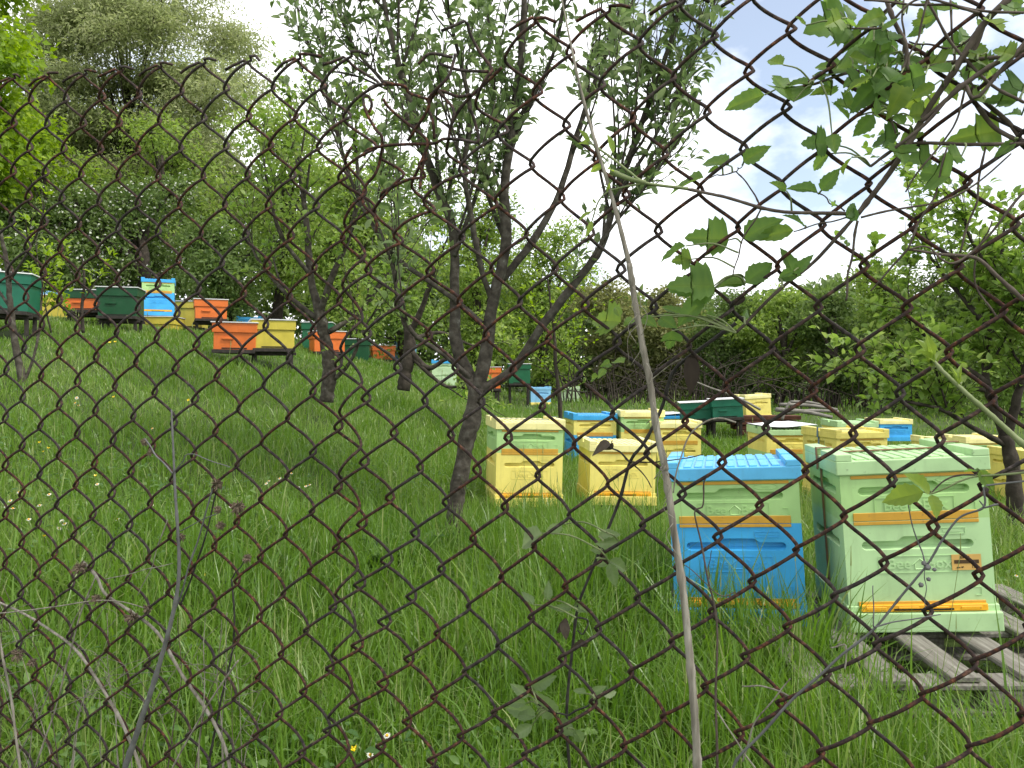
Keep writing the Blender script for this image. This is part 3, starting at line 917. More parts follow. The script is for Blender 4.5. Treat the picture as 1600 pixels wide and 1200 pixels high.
D1 = 4.5
b1 = P(700, 860, D1)
trunk = PL([(698, 872), (706, 830), (716, 760), (727, 700), (738, 650), (746, 606)], D1)
lim = [(trunk, 0.066, 0.058),
       (PL([(744, 615), (728, 575), (711, 530), (711, 450), (708, 360), (686, 300), (655, 210), (625, 110), (600, 0), (590, -120)], D1, 0.35), 0.052, 0.010),
       (PL([(746, 612), (762, 535), (770, 470), (790, 385), (788, 300), (800, 200), (815, 80), (822, -80), (830, -200)], D1, 0.15), 0.056, 0.010),
       (PL([(748, 612), (800, 578), (850, 505), (900, 440), (940, 385), (962, 310), (1000, 200), (1040, 90), (1064, 0), (1080, -90)], D1, -0.35), 0.042, 0.008),
       (PL([(782, 440), (830, 380), (872, 305), (905, 200), (940, 100), (990, 0), (1010, -100)], D1 + .1, 0.45), 0.034, 0.007),
       (PL([(772, 480), (752, 420), (735, 330), (725, 260), (735, 180), (720, 100), (700, 10), (690, -120)], D1 + .05, -0.45), 0.026, 0.007),
       (PL([(735, 590), (690, 552), (645, 520), (622, 470), (614, 420), (590, 350), (560, 290)], D1, -0.25), 0.022, 0.006),
       (PL([(752, 505), (712, 470), (668, 438), (612, 395), (560, 310), (530, 220), (505, 130), (472, 40), (458, -20)], D1, 0.5), 0.024, 0.006),
       (PL([(790, 380), (760, 300), (735, 230), (660, 170), (560, 120), (500, 110)], D1 + .1, 0.6), 0.020, 0.005),
       (PL([(800, 200), (850, 120), (880, 20), (890, -120)], D1 + .1, -0.3), 0.020, 0.006),
       (PL([(655, 210), (600, 130), (545, 60), (520, -40)], D1 + .2, 0.3), 0.020, 0.006),
       (PL([(710, 400), (745, 300), (770, 200), (765, 80), (760, -90)], D1 + .1, 0.5), 0.022, 0.006),
       (PL([(900, 440), (960, 350), (1010, 290), (1060, 220), (1085, 180)], D1 - .1, -0.5), 0.016, 0.004),
       (PL([(962, 310), (1020, 220), (1075, 110), (1110, 40), (1120, -40)], D1 - .3, -0.2), 0.016, 0.005)]
lim = [(p, a * .70, b * .9) for p, a, b in lim]
apple = limb_tree('apple_tree', 'leafy apple tree with forked lichen spotted trunk in the middle of the meadow', b1, lim, 0.09, M['apple'], M['bark'],
                  twig_n=5.2, twig_len=(0.16, 0.44), leaf_len=(0.050, 0.090), up=0.7, t0=0.30, spacing=0.058, per=4, sub=4.2, ratio=0.38)
FOOT.append((b1.x, b1.y, 0.10))

D2 = 7.2
b2 = P(512, 622, D2)
lim = [(PL([(510, 628), (514, 590), (512, 550), (503, 510), (498, 480)], D2), 0.068, 0.050),
       (PL([(500, 495), (485, 430), (480, 360), (470, 280), (455, 200), (450, 130)], D2, 0.3), 0.040, 0.008),
       (PL([(500, 490), (520, 430), (545, 370), (560, 300), (555, 220), (560, 160)], D2, -0.3), 0.034, 0.008),
       (PL([(498, 500), (460, 470), (430, 440), (400, 400), (380, 350)], D2, 0.2), 0.026, 0.006),
       (PL([(512, 520), (560, 490), (590, 450), (620, 400), (640, 350)], D2, 0.5), 0.026, 0.006),
       (PL([(514, 600), (540, 575), (555, 550), (570, 510), (600, 470)], D2, -0.2), 0.022, 0.005),
       (PL([(485, 430), (440, 370), (420, 300), (410, 230)], D2, -0.4), 0.022, 0.006)]
limb_tree('orchard_tree', 'second orchard tree with smooth grey trunk left of the apple tree', b2, lim, 0.07, M['apple2'], M['bark'],
          twig_n=7, twig_len=(0.2, 0.5), leaf_len=(0.045, 0.075), up=0.35, t0=0.25, spacing=0.07, per=4, sub=2.6, ratio=0.55)
FOOT.append((b2.x, b2.y, 0.08))

D3 = 9.6
b3 = P(632, 604, D3)
lim = [(PL([(630, 610), (634, 580), (640, 545), (638, 515)], D3), 0.085, 0.065),
       (PL([(638, 525), (625, 470), (615, 410), (600, 360)], D3, 0.3), 0.045, 0.010),
       (PL([(638, 525), (660, 480), (680, 420), (700, 370)], D3, -0.3), 0.045, 0.010),
       (PL([(638, 545), (670, 575), (700, 560), (720, 580), (735, 600)], D3, -0.3), 0.040, 0.012),
       (PL([(640, 555), (690, 600), (720, 605), (760, 615)], D3, -0.5), 0.030, 0.008),
       (PL([(640, 530), (690, 520), (740, 540), (770, 530)], D3, 0.4), 0.030, 0.006)]
limb_tree('orchard_tree', 'gnarled dark trunked tree with broken branches behind the apple tree', b3, lim, 0.08, M['shrub'], M['bark2'],
          twig_n=4, twig_len=(0.25, 0.5), leaf_len=(0.05, 0.08), up=0.3, t0=0.3, spacing=0.09, per=4, sub=2.0, ratio=0.55)

D4 = 6.4
b4 = P(40, 628, D4)
lim = [(PL([(42, 632), (34, 590), (24, 540), (16, 480), (12, 420), (0, 360)], D4), 0.034, 0.014),
       (PL([(36, 600), (52, 560), (62, 510), (66, 450), (72, 400)], D4, 0.2), 0.014, 0.004),
       (PL([(16, 480), (-10, 440), (-30, 380)], D4, 0.2), 0.014, 0.004),
       (PL([(14, 440), (40, 400), (60, 360), (70, 320)], D4, -0.3), 0.012, 0.004)]
limb_tree('sapling', 'thin bare stemmed sapling in the grass at the left edge', b4, lim, 0.03, M['maple'], M['bark'],
          twig_n=6, twig_len=(0.15, 0.3), leaf_len=(0.04, 0.065), up=0.5, t0=0.45, spacing=0.07, per=3, sub=1.5, ratio=0.5)

D5 = 9.5
b5 = P(132, 515, D5)
lim = [(PL([(130, 520), (128, 480), (132, 440), (128, 400)], D5), 0.022, 0.010),
       (PL([(130, 470), (150, 440), (165, 420)], D5, .1), 0.010, 0.004), (PL([(130, 450), (110, 420), (95, 400)], D5, -.1), 0.010, 0.004),
       (PL([(128, 500), (100, 480), (80, 470)], D5, .1), 0.010, 0.004), (PL([(80, 520), (70, 470), (75, 430), (90, 400)], D5), 0.012, 0.004)]
limb_tree('sapling', 'bright green sapling in front of the orange and ochre hillside hives', b5, lim, 0.02, M['maple'], M['bark2'],
          twig_n=9, twig_len=(0.15, 0.35), leaf_len=(0.06, 0.09), up=0.5, t0=0.2, spacing=0.06, per=4, sub=1, ratio=0.4)

D6 = 11.0
b6 = P(872, 655, D6)
lim = [(PL([(876, 660), (874, 620), (868, 570), (866, 520), (860, 470), (855, 430)], D6), 0.034, 0.012),
       (PL([(868, 590), (840, 560), (820, 540)], D6, .2), 0.012, 0.004), (PL([(868, 570), (895, 540), (915, 500)], D6, -.2), 0.012, 0.004),
       (PL([(866, 530), (840, 500), (830, 460)], D6, -.2), 0.012, 0.004), (PL([(866, 510), (890, 470), (900, 430)], D6, .3), 0.012, 0.004)]
limb_tree('young_tree', 'young thin stemmed tree with sparse light leaves behind the yellow hives', b6, lim, 0.03, M['maple'], M['bark2'],
          twig_n=9, twig_len=(0.2, 0.45), leaf_len=(0.05, 0.08), up=0.3, t0=0.15, spacing=0.08, per=3, sub=1.5, ratio=0.6)

D7 = 5.6
b7 = P(1588, 830, D7)
lim = [(PL([(1590, 842), (1586, 790), (1582, 730), (1570, 680)], D7), 0.060, 0.045),
       (PL([(1570, 685), (1555, 640), (1540, 590), (1545, 520), (1560, 440), (1570, 350)], D7, .3), 0.034, 0.008),
       (PL([(1572, 690), (1590, 620), (1610, 540), (1620, 440), (1630, 350)], D7, -.2), 0.034, 0.008),
       (PL([(1570, 695), (1520, 668), (1470, 640), (1420, 628), (1375, 622)], D7, -.3), 0.022, 0.005),
       (PL([(1545, 600), (1490, 560), (1440, 520), (1400, 480)], D7, .3), 0.022, 0.005),
       (PL([(1550, 520), (1500, 460), (1460, 410), (1430, 370)], D7, .5), 0.022, 0.005),
       (PL([(1600, 600), (1650, 540), (1700, 460)], D7, .2), 0.022, 0.005),
       (PL([(1560, 440), (1520, 380), (1500, 330)], D7, -.3), 0.016, 0.004),
       (PL([(1540, 610), (1480, 600), (1430, 580), (1390, 590)], D7, .5), 0.016, 0.004)]
limb_tree('orchard_tree', 'leafy orchard tree at the right edge behind the light green hive', b7, lim, 0.06, M['apple2'], M['bark2'],
          twig_n=12, twig_len=(0.2, 0.45), leaf_len=(0.05, 0.085), up=0.35, t0=0.25, spacing=0.055, per=4, sub=3.4, ratio=0.58)
FOOT.append((b7.x, b7.y, 0.07))

def big_tree(name, label, pxc, d, py_top, py_bot, hw, leafmat, barkmat, n_lobe=9, clumps=14, per=42, leaf=0.13, cr=0.4, group=None, ratio=0.5, trunk_r=0.16, lobes=None, droop=0.0, blossom=0, sparse=1.0, flat=0.6):
    """A background tree: trunk, limbs and a crown of many small leaf clumps around them. Pixel extents of its crown at depth d."""
    cx = (pxc - 800) / F * d
    zg = float(gz(cx, d)) - 0.05
    base = np.array([cx, d, zg])
    zt, zb = CZ + (HOR - py_top) / F * d, max(zg + 0.15, CZ + (HOR - py_bot) / F * d)
    w = hw / F * d
    h = zt - zb
    t = thing(name, label, 'tree', base, 0, group)
    tr, cg, bl = Geo(), Geo(), Geo()
    top = base + np.array([rng.normal(0, .15), rng.normal(0, .15), zt - zg - 0.25 * h])
    tk = resample([base, base * .5 + top * .5 + np.append(rng.normal(0, .12 * w, 2), 0), top], 14)
    tube(tr, tk - base, np.linspace(trunk_r, trunk_r * 0.25, 14), 8, rough=0.06)
    LP, LT, LD = [], [], []
    for k in range(n_lobe):
        if lobes: lx, ly, lz, lr = lobes[k % len(lobes)]
        else:
            a, rr = rng.uniform(0, 2 * np.pi), math.sqrt(rng.uniform(0.02, 1))
            v = (k + 0.5) / n_lobe
            wid = 0.35 + 0.65 * math.sin(math.pi * min(1, 0.18 + 0.82 * (1 - v)))
            lx, ly, lz, lr = rr * math.cos(a) * 0.72 * wid, rr * math.sin(a) * 0.72 * wid, v * 0.9 + 0.05, rng.uniform(0.26, 0.4)
        c = np.array([cx + lx * w, d + ly * w, zb + lz * h])
        lr_ = lr * max(w, 0.45 * h)
        kk = int(np.clip((c[2] - zg) / max(zt - zg, .1) * 0.75, 0.1, 0.9) * 13)
        br = resample([tk[kk], (tk[kk] + c) / 2 + np.array([0, 0, .06 * h]), c], 8)
        tube(tr, br - base, np.linspace(trunk_r * 0.4, trunk_r * 0.1, 8), 5)
        m = clumps
        dirs = rvec(m)
        dirs[:, 2] *= flat + 0.15
        cc = c + dirs * lr_ * rng.uniform(0.35, 1.05, (m, 1))
        cc[:, 2] = np.maximum(cc[:, 2], zg + 0.2)
        for q in cc:
            if rng.uniform() < 0.6:
                tube(tr, resample([c, (c + q) / 2 + rng.normal(0, .05, 3), q], 5) - base, np.linspace(trunk_r * 0.10, 0.006, 5), 4, cap=False)
            n = max(4, int(per * rng.uniform(0.6, 1.4) * sparse))
            p = q + rng.normal(0, 1, (n, 3)) * np.array([cr, cr, cr * flat]) * rng.uniform(0.5, 0.85)
            if droop: p[:, 2] -= droop * rng.uniform(0, 1, n) ** 2 * cr * 2
            LP.append(p); LD.append(norm(p - c + rng.normal(0, .3 * cr, p.shape)))
            LT.append(np.clip(rng.normal(np.clip(0.5 + rng.normal(0, .14), .2, .85), 0.18, n), 0, 1))
    LP, LT, LD = map(np.concatenate, (LP, LT, LD))
    LP[:, 2] = np.maximum(LP[:, 2], gz(LP[:, 0], LP[:, 1]) + 0.1)
    n = len(LP)
    ax = norm(LD * 0.6 + rvec(n) * 0.8 - np.array([0, 0, 0.15 + droop]))
    nr = norm(rvec(n) * 0.75 + LD * 0.4 + np.array([0, 0, 0.6]))
    ll = leaf * rng.uniform(0.6, 1.35, n)
    leaves(cg, LP - base, ax, nr, ll, ll * ratio, LT, False, 0.2, 0.5)
    tr.obj('trunk', barkmat, t)
    tag(cg.obj('crown', leafmat, t), kind='stuff')
    if blossom:
        k = rng.choice(n, int(n * blossom), replace=False)
        up = LP[k] + np.array([0, -0.03, 0.06])
        leaves(bl, up - base, rvec(len(k)), norm(rvec(len(k)) * .5 + np.array([0, -.5, .7])), leaf * 0.6, leaf * 0.55, rng.uniform(0, 1, len(k)), False, 0.0, 0.1)
        tag(bl.obj('blossom', M['blossom'], t), kind='stuff')
    return t

fr = np.random.default_rng(3)
FEATHER = []
for v in np.linspace(.03, .95, 13):
    for q_ in range(5 if v < .75 else 3):
        wd_ = 1.0 if v < .55 else math.sqrt(max(.05, 1 - ((v - .5) / .5) ** 2))
        FEATHER.append((wd_ * ((q_ + .5) / (5 if v < .75 else 3) * 2 - 1) * .92 + fr.normal(0, .08), fr.uniform(-.6, .5), v + fr.normal(0, .03), .25))
big_tree('tall_tree', 'tall feathery grey green tree rising behind the left hives', 205, 27, -75, 320, 190, M['feather'], M['bark2'], n_lobe=59, clumps=20, per=84, leaf=0.165, cr=0.62, lobes=FEATHER, ratio=0.26, trunk_r=0.12, droop=0.12, flat=0.36)
big_tree('maple_tree', 'bright yellow green maple at the left edge of the meadow', -35, 17, -130, 330, 105, M['maple'], M['bark2'], n_lobe=16, clumps=20, per=46, leaf=0.16, cr=0.34, ratio=0.7, trunk_r=0.2)
big_tree('hawthorn_tree', 'flowering hawthorn with white blossom above the dark green hive', 215, 20, 285, 455, 150, M['dark'], M['bark2'], n_lobe=11, clumps=20, per=56, leaf=0.12, cr=0.35, ratio=0.55, trunk_r=0.22, blossom=0.14)
big_tree('hawthorn_tree', 'smaller white flowering hawthorn left of the blue stack', 75, 18, 300, 450, 95, M['dark'], M['bark2'], n_lobe=8, clumps=18, per=50, leaf=0.12, cr=0.3, ratio=0.55, trunk_r=0.14, blossom=0.08)
big_tree('light_green_tree', 'light green tree in front of the tall feathery tree', 255, 23, 190, 400, 130, M['shrub'], M['bark2'], n_lobe=10, clumps=18, per=44, leaf=0.14, cr=0.4, sparse=0.9)
big_tree('light_green_tree', 'light green tree below the bright maple at the left', 60, 21, 180, 420, 95, M['maple'], M['bark2'], n_lobe=9, clumps=18, per=44, leaf=0.14, cr=0.36)
big_tree('light_green_tree', 'pale leafed tree right of the tall feathery tree', 430, 19, 170, 470, 95, M['shrub'], M['bark2'], n_lobe=12, clumps=18, per=42, leaf=0.12, cr=0.36)
big_tree('light_green_tree', 'loose green tree behind the second orchard tree', 545, 16, 250, 520, 90, M['shrub'], M['bark2'], n_lobe=11, clumps=18, per=42, leaf=0.11, cr=0.3)
big_tree('hedge_tree', 'dark leafy tree behind the lowest hillside hives', 360, 17, 350, 500, 90, M['dark'], M['bark2'], n_lobe=9, clumps=18, per=46, leaf=0.11, cr=0.28)
big_tree('hedge_tree', 'green tree showing left of the apple tree trunk', 635, 18, 255, 560, 85, M['apple2'], M['bark2'], n_lobe=11, clumps=18, per=42, leaf=0.11, cr=0.3)
big_tree('hedge_tree', 'light tree behind the fork of the apple tree', 745, 20, 300, 590, 75, M['shrub'], M['bark2'], n_lobe=11, clumps=18, per=44, leaf=0.12, cr=0.32)
big_tree('hedge_tree', 'pale green tree right of the apple tree fork', 850, 21, 350, 600, 62, M['shrub'], M['bark2'], n_lobe=9, clumps=18, per=42, leaf=0.12, cr=0.3)
big_tree('hedge_tree', 'brownish olive tree beyond the young tree', 945, 27, 440, 610, 75, M['olive'], M['bark2'], n_lobe=10, clumps=18, per=46, leaf=0.14, cr=0.36)
big_tree('hedge_tree', 'olive green tree left of the far green hives', 1040, 26, 452, 620, 70, M['olive'], M['bark2'], n_lobe=10, clumps=18, per=46, leaf=0.14, cr=0.36)
big_tree('hedge_tree', 'green tree rising behind the far green hives', 1130, 25, 465, 620, 65, M['dark'], M['bark2'], n_lobe=10, clumps=18, per=46, leaf=0.13, cr=0.34)
big_tree('hedge_tree', 'bright crowned tree behind the leaning yellow hive', 1215, 23, 455, 605, 70, M['shrub'], M['bark2'], n_lobe=10, clumps=18, per=46, leaf=0.13, cr=0.34)
big_tree('hedge_tree', 'green tree behind the log pile', 1300, 22, 455, 615, 70, M['dark'], M['bark2'], n_lobe=10, clumps=18, per=46, leaf=0.13, cr=0.33)
big_tree('hedge_tree', 'pointed light green tree left of the right orchard tree', 1385, 21, 415, 620, 70, M['shrub'], M['bark2'], n_lobe=10, clumps=18, per=46, leaf=0.12, cr=0.32)
big_tree('hedge_tree', 'dark tree behind the right orchard tree', 1480, 20, 400, 640, 80, M['dark'], M['bark2'], n_lobe=10, clumps=18, per=46, leaf=0.12, cr=0.32)
big_tree('hedge_tree', 'tall green tree beyond the right edge trunk', 1590, 18, 360, 640, 90, M['apple2'], M['bark2'], n_lobe=11, clumps=18, per=46, leaf=0.12, cr=0.32)

# distant woods: one mass that closes the view behind the trees
def woods():
    g = Geo()
    n = 95000
    x = rng.uniform(-38, 40, n)
    y = 31 + rng.normal(0, 1.6, n) - 0.006 * x * x
    top = 3.0 + 1.3 * nz(x, x * 0, 0.5) + 0.5 * nz(x, x * 0, 2.1) + np.clip(-x - 2, 0, 12) * 0.36
    z = gz(x, y) + top * rng.uniform(0, 1, n) ** 0.8
    leaves(g, np.stack([x, y, z], -1), rvec(n), norm(rvec(n) + np.array([0, -.3, .6])), rng.uniform(.22, .46, n), rng.uniform(.14, .26, n), np.clip(nz(x, z * 3, .8) + rng.normal(0, .15, n), 0, 1), False)
    tag(g.obj('distant_woods', M['dark']), kind='stuff')
    g = Geo()
    for k in range(260):
        x = rng.uniform(1.2, 12); y = rng.uniform(19.5, 24)
        z = float(gz(x, y))
        h = rng.uniform(.5, 1.9)
        tube(g, resample([(x, y, z - .05), (x + rng.normal(0, .15), y, z + h * .5), (x + rng.normal(0, .9), y + rng.normal(0, .4), z + h * .9)], 5), np.linspace(rng.uniform(.012, .03), .005, 5), 4, cap=False)
    tag(g.obj('dead_brush', M['bark2']), kind='stuff')
woods()

# ------------------------------------------------------------------ logs, boards, fallen branch
for a, b, d0, r, lab in [((1212, 640), (1300, 652), 12.6, .060, 'lowest grey log of the heap behind the white covered hive'), ((1218, 632), (1308, 640), 12.9, .050, 'upper split log lying across the far log heap'),
                         ((1226, 646), (1310, 643), 13.2, .055, 'crooked log at the back of the far log heap'), ((1235, 628), (1290, 634), 13.4, .045, 'short thin log on top of the far log heap'),
                         ((1222, 656), (1234, 628), 12.4, .040, 'upright grey post end leaning on the far log heap')]:
    A, B = P(*a, d0), P(*b, d0)
    g = Geo()
    q = resample([A, (A + B) / 2 + Vector((0, 0, .03)), B], 9)
    r *= .6
    tube(g, q - np.array(A), np.linspace(r, r * .8, 9), 9, rough=.06)
    o = g.obj('log', M['log'])
    o.location = A
    tag(o, lab, 'log', 'logs in the far heap')
rb = thing('board_stack', 'red brown boards stacked behind the far green hives', 'boards', (*P(1195, 664, 13.6)[:2], float(gz(P(1195, 660, 13.6).x, 13.6))))
for k in range(5):
    board(rb, 'plank', (rng.normal(0, .05), rng.normal(0, .03), .06 + .085 * k), (1.1 + rng.normal(0, .1), .3, .07), M['redboard'], (0, 0, rng.normal(0, .05)))
g = Geo()
tube(g, resample([P(1086, 596, 12.2), P(1110, 606, 12.2), P(1140, 616, 12.1), P(1170, 630, 12.0), P(1188, 640, 12.0)], 16), np.linspace(.012, .02, 16), 6, rough=.05)
tag(g.obj('fallen_branch', M['log']), 'long pale bare branch slanting above the far green hives', 'branch')

# ------------------------------------------------------------------ grass
def build_grass():
    def scatter(n, dmin, dmax, amin, amax, pw):
        d = (dmin ** pw + rng.uniform(0, 1, n) * (dmax ** pw - dmin ** pw)) ** (1 / pw)
        a = rng.uniform(amin, amax, n)
        return d * np.sin(a), d * np.cos(a), d
    sets = [scatter(185000, 1.0, 16.0, -R(42), R(42), 0.85), scatter(14000, 0.5, 9.0, -R(75), R(75), 1.2), scatter(26000, 12, 30, -R(40), R(40), 1.0)]
    x = np.concatenate([s[0] for s in sets]); y = np.concatenate([s[1] for s in sets]); d = np.concatenate([s[2] for s in sets])
    # tufts: pull part of the blades together
    cx, cy = np.round(x / .11 + nz(x, y, 4) * .8) * .11, np.round(y / .11 + nz(x, y, 5, 2) * .8) * .11
    pull = rng.uniform(0, .55, len(x)) * (rng.uniform(size=len(x)) < .6)
    x, y = x + (cx - x) * pull, y + (cy - y) * pull
    keep = np.ones(len(x), bool)
    for fx, fy, r in FOOT: keep &= (np.maximum(np.abs(x - fx), np.abs(y - fy)) > r) if r > .2 else ((x - fx) ** 2 + (y - fy) ** 2 > r * r)
    # thinner over the pallets
    gx, gy = h_green.location.x, h_green.location.y
    on = (np.abs(x - gx - .14) < .50) & (y > gy - .66) & (y < gy + .4)
    keep &= ~(on & (rng.uniform(size=len(x)) < .72))
    x, y, d = x[keep], y[keep], d[keep]
    n = len(x)
    lush = nz(x, y, 1.1, 3)
    h = .07 + .155 * lush + .06 * nz(x, y, 4.5, 1)
    h *= 1 - .40 * sstep((-x - .6) / 1.5) * sstep((y - 3) / 4)
    h *= 1 + .85 * sstep((x + .35) / .8) * (1 - sstep((y - 4.9) / 2.0)) * (x < 2.2) + .30 * np.exp(-((x - .6) ** 2 + (y - 2.6) ** 2) / 1.4)
    h = np.where((x > 1.15) & (y > 2.05) & (y < 2.75), h * .5, h)
    h = h * rng.uniform(.55, 1.3, n) * np.where(d > 10, .8, 1)
    tall = rng.uniform(size=n) < .03
    h = np.where(tall, h * 1.5, h)
    wd = np.maximum(rng.uniform(.0028, .0072, n), d * .00095 * rng.uniform(.7, 1.3, n))
    wd = np.where((rng.uniform(size=n) < .06) & (d < 4), wd * 1.9, wd)
    az = rng.uniform(0, 2 * np.pi, n)
    fa = az + rng.normal(0, .7, n) + np.pi / 2
    lean = np.abs(rng.normal(.30, .30, n)) + np.where(rng.uniform(size=n) < .25, rng.uniform(.3, .9, n), 0)
    dirv = np.stack([np.cos(az), np.sin(az), np.zeros(n)], -1)
    wv = np.stack([np.cos(fa), np.sin(fa), np.zeros(n)], -1) * wd[:, None] * .5
    base = np.stack([x, y, gz(x, y) - .01], -1)
    tint = np.clip(.16 + .38 * nz(x, y, .7, 5) + .22 * nz(x, y, 3.7, 2) + rng.normal(0, .13, n), 0, .82)
    tint = np.where(rng.uniform(size=n) < .035, rng.uniform(.85, 1, n), tint)
    lv = []
    for u, ww in ((0, .75), (.38, 1.0), (.72, .72)):
        c = base + dirv * (h * lean * u * u)[:, None] + np.array([0, 0, 1]) * (h * (u - .32 * lean * u * u * np.minimum(lean, 1.2)))[:, None]
        lv += [c - wv * ww, c + wv * ww]
    u = 1.0
    lv.append(base + dirv * (h * lean)[:, None] + np.array([0, 0, 1]) * (h * (1 - .45 * lean * np.minimum(lean, 1.2)))[:, None])
    V = np.stack(lv, 1).reshape(-1, 3)
    o = (np.arange(n) * 7)[:, None]
    g = Geo()
    g.add(V, o + np.array([[4, 5, 6]]), np.concatenate([o + np.array([[0, 1, 3, 2]]), o + np.array([[2, 3, 5, 4]])]), np.repeat(tint, 7))
    tag(g.obj('meadow_grass', M['grass']), kind='stuff')
    # small broad leaves between the blades
    w = Geo()
    m = 9000
    k = rng.choice(np.nonzero((d < 7) & (nz(x, y, 1.6, 8) > .48))[0], m)
    c = base[k] + np.stack([rng.normal(0, .03, m), rng.normal(0, .03, m), rng.uniform(.03, .16, m)], -1)
    a = rng.uniform(0, 2 * np.pi, m)
    leaves(w, c, np.stack([np.cos(a), np.sin(a), rng.uniform(-.2, .8, m)], -1), norm(rvec(m) * .5 + np.array([0, 0, 1.])), rng.uniform(.018, .05, m), rng.uniform(.010, .022, m), rng.uniform(0, 1, m), True, .3, .5)
    tag(w.obj('meadow_weeds', M['dock'], None), kind='stuff')
    # seed heads: fine pale stems
    g = Geo()
    m = 420
    k = rng.choice(n, m, replace=False)
    for i in k:
        b = base[i]; hh = h[i] * 1.5 + .1
        e = b + np.array([rng.normal(0, .05), rng.normal(0, .05), hh])
        r0 = max(.0009, d[i] * .00028)
        q = resample([b, (b + e) / 2, e], 5)
        tube(g, q, r0, 3, tint=.9, cap=False)
        tube(g, np.array([e, e + [0, 0, .05]]), [r0 * 2.2, r0 * .6], 4, tint=.95, cap=False)
    tag(g.obj('grass_seed_heads', M['grass']), kind='stuff')
build_grass()

# broad dock leaves left of the apple tree
def dock(label, px, py, d, n, s):
    b = P(px, py, d)
    b.z = float(gz(b.x, b.y)) - .01
    t = thing('dock_plant', label, 'plant', b)
    for k in range(n):
        a = rng.uniform(0, 2 * np.pi)
        ax = norm(np.array([math.cos(a), math.sin(a), rng.uniform(.7, 1.6)]))
        nr = norm(np.array([-math.cos(a), -math.sin(a), .9]))
        L = s * rng.uniform(.7, 1.2)
        g = Geo()
        u = np.linspace(0, 1, 8)
        wd = L * .17 * np.sin(np.pi * u ** .8) ** .7
        sd = np.cross(ax, nr)
        c = ax * (L * u)[:, None] - nr * (.25 * L * u ** 2)[:, None]
        rf = .012 * np.sin(u * 19 + k)
        V = np.concatenate([c - sd * wd[:, None] + nr * (wd * .35 + rf)[:, None], c, c + sd * wd[:, None] + nr * (wd * .35 - rf)[:, None]])
        q = [(i, i + 1, i + 9, i + 8) for i in range(7)] + [(i + 8, i + 9, i + 17, i + 16) for i in range(7)]
        g.add(V, None, q, rng.uniform(.1, .8))
        g.obj('leaf', M['dock'], t)
dock('broad leafed dock clump in the grass left of the apple tree foot', 640, 880, 3.9, 9, .24)
dock('darker dock clump a little nearer than the apple tree foot', 590, 905, 3.6, 8, .22)
dock('small dock clump close to the apple tree foot', 668, 850, 4.2, 7, .22)

# ------------------------------------------------------------------ meadow flowers
def flower_meshes():
    g = Geo()
    tube(g, np.array([(0, 0, -.14), (.004, 0, -.06), (0, 0, 0)]), .0012, 4, tint=.3)
    stem = g.mesh('stem')
    stem.materials.append(M['greenstem'])
    def head(np_, r, mat, cup):
        h = Geo()
        a = np.linspace(0, 2 * np.pi, np_, endpoint=False)
        ax = np.stack([np.cos(a), np.sin(a), np.full(np_, cup)], -1)
        leaves(h, ax * r * .15, ax, np.tile([0, 0, 1.], (np_, 1)), r, r * (.55 if np_ < 8 else .38), .8, False, -.05, .1)
        me = h.mesh('petals'); me.materials.append(mat)
        return me
    def ctr(r, mat):
        h = Geo()
        box(h, (0, 0, r * .4), (r, r, r * .7))
        me = bevelled(h, 'flower_centre', r * .25, 2); me.materials.append(mat)
        return me
    return stem, head(13, .010, M['blossom'], .1), ctr(.007, C['amber']), head(5, .011, yellow, .7), ctr(.006, yellow)
yellow = paint_mat('buttercup_yellow', (.80, .58, .01), 0, .3)
st_me, da_me, dc_me, bu_me, bc_me = flower_meshes()
DA = [(30, 769), (77, 773), (45, 812), (101, 819), (62, 790), (16, 783), (97, 815), (184, 812), (212, 800), (238, 790), (152, 757), (420, 752), (437, 748), (416, 756), (478, 760), (484, 758), (431, 756), (92, 826), (20, 795),
      (590, 1165), (578, 1180), (605, 1150), (760, 960), (870, 770), (988, 896), (1265, 893), (1100, 800), (120, 622), (123, 634), (118, 630), (238, 670), (10, 792), (455, 740), (466, 762), (360, 792), (545, 815), (1570, 930), (1588, 900)]
BU = [(62, 692), (75, 701), (68, 706), (145, 726), (149, 744), (178, 621), (295, 626), (297, 635), (70, 838), (180, 535), (172, 536), (320, 900), (364, 910), (553, 1172), (1264, 885), (860, 745), (908, 752)]
for lst, hm, cm, nm, lab, cat, grp in ((DA, da_me, dc_me, 'daisy', 'small white daisy open in the meadow grass', 'daisy', 'white daisies in the grass'), (BU, bu_me, bc_me, 'buttercup', 'small yellow buttercup open in the meadow grass', 'buttercup', 'yellow buttercups in the grass')):
    for px, py in lst:
        for d in np.arange(1.6, 14, .04):
            q = P(px, py, d)
            if q.z - float(gz(q.x, q.y)) < .13 + .02 * math.sin(px): break
        t = thing(nm, lab, cat, q, rng.uniform(0, 6), grp)
        if (px, py) == (590, 1165): t['label'] = 'largest white daisy, low in the grass nearest the camera'
        if (px, py) == (553, 1172): t['label'] = 'largest yellow flower, left of the daisy nearest the camera'
        s = max(1.0, d * .24)
        t.scale = (s, s, s)
        t.rotation_euler = (rng.normal(.35, .2), rng.normal(0, .25), 0)
        link('stem', st_me, t); link('petals', hm, t); link('flower_centre', cm, t)

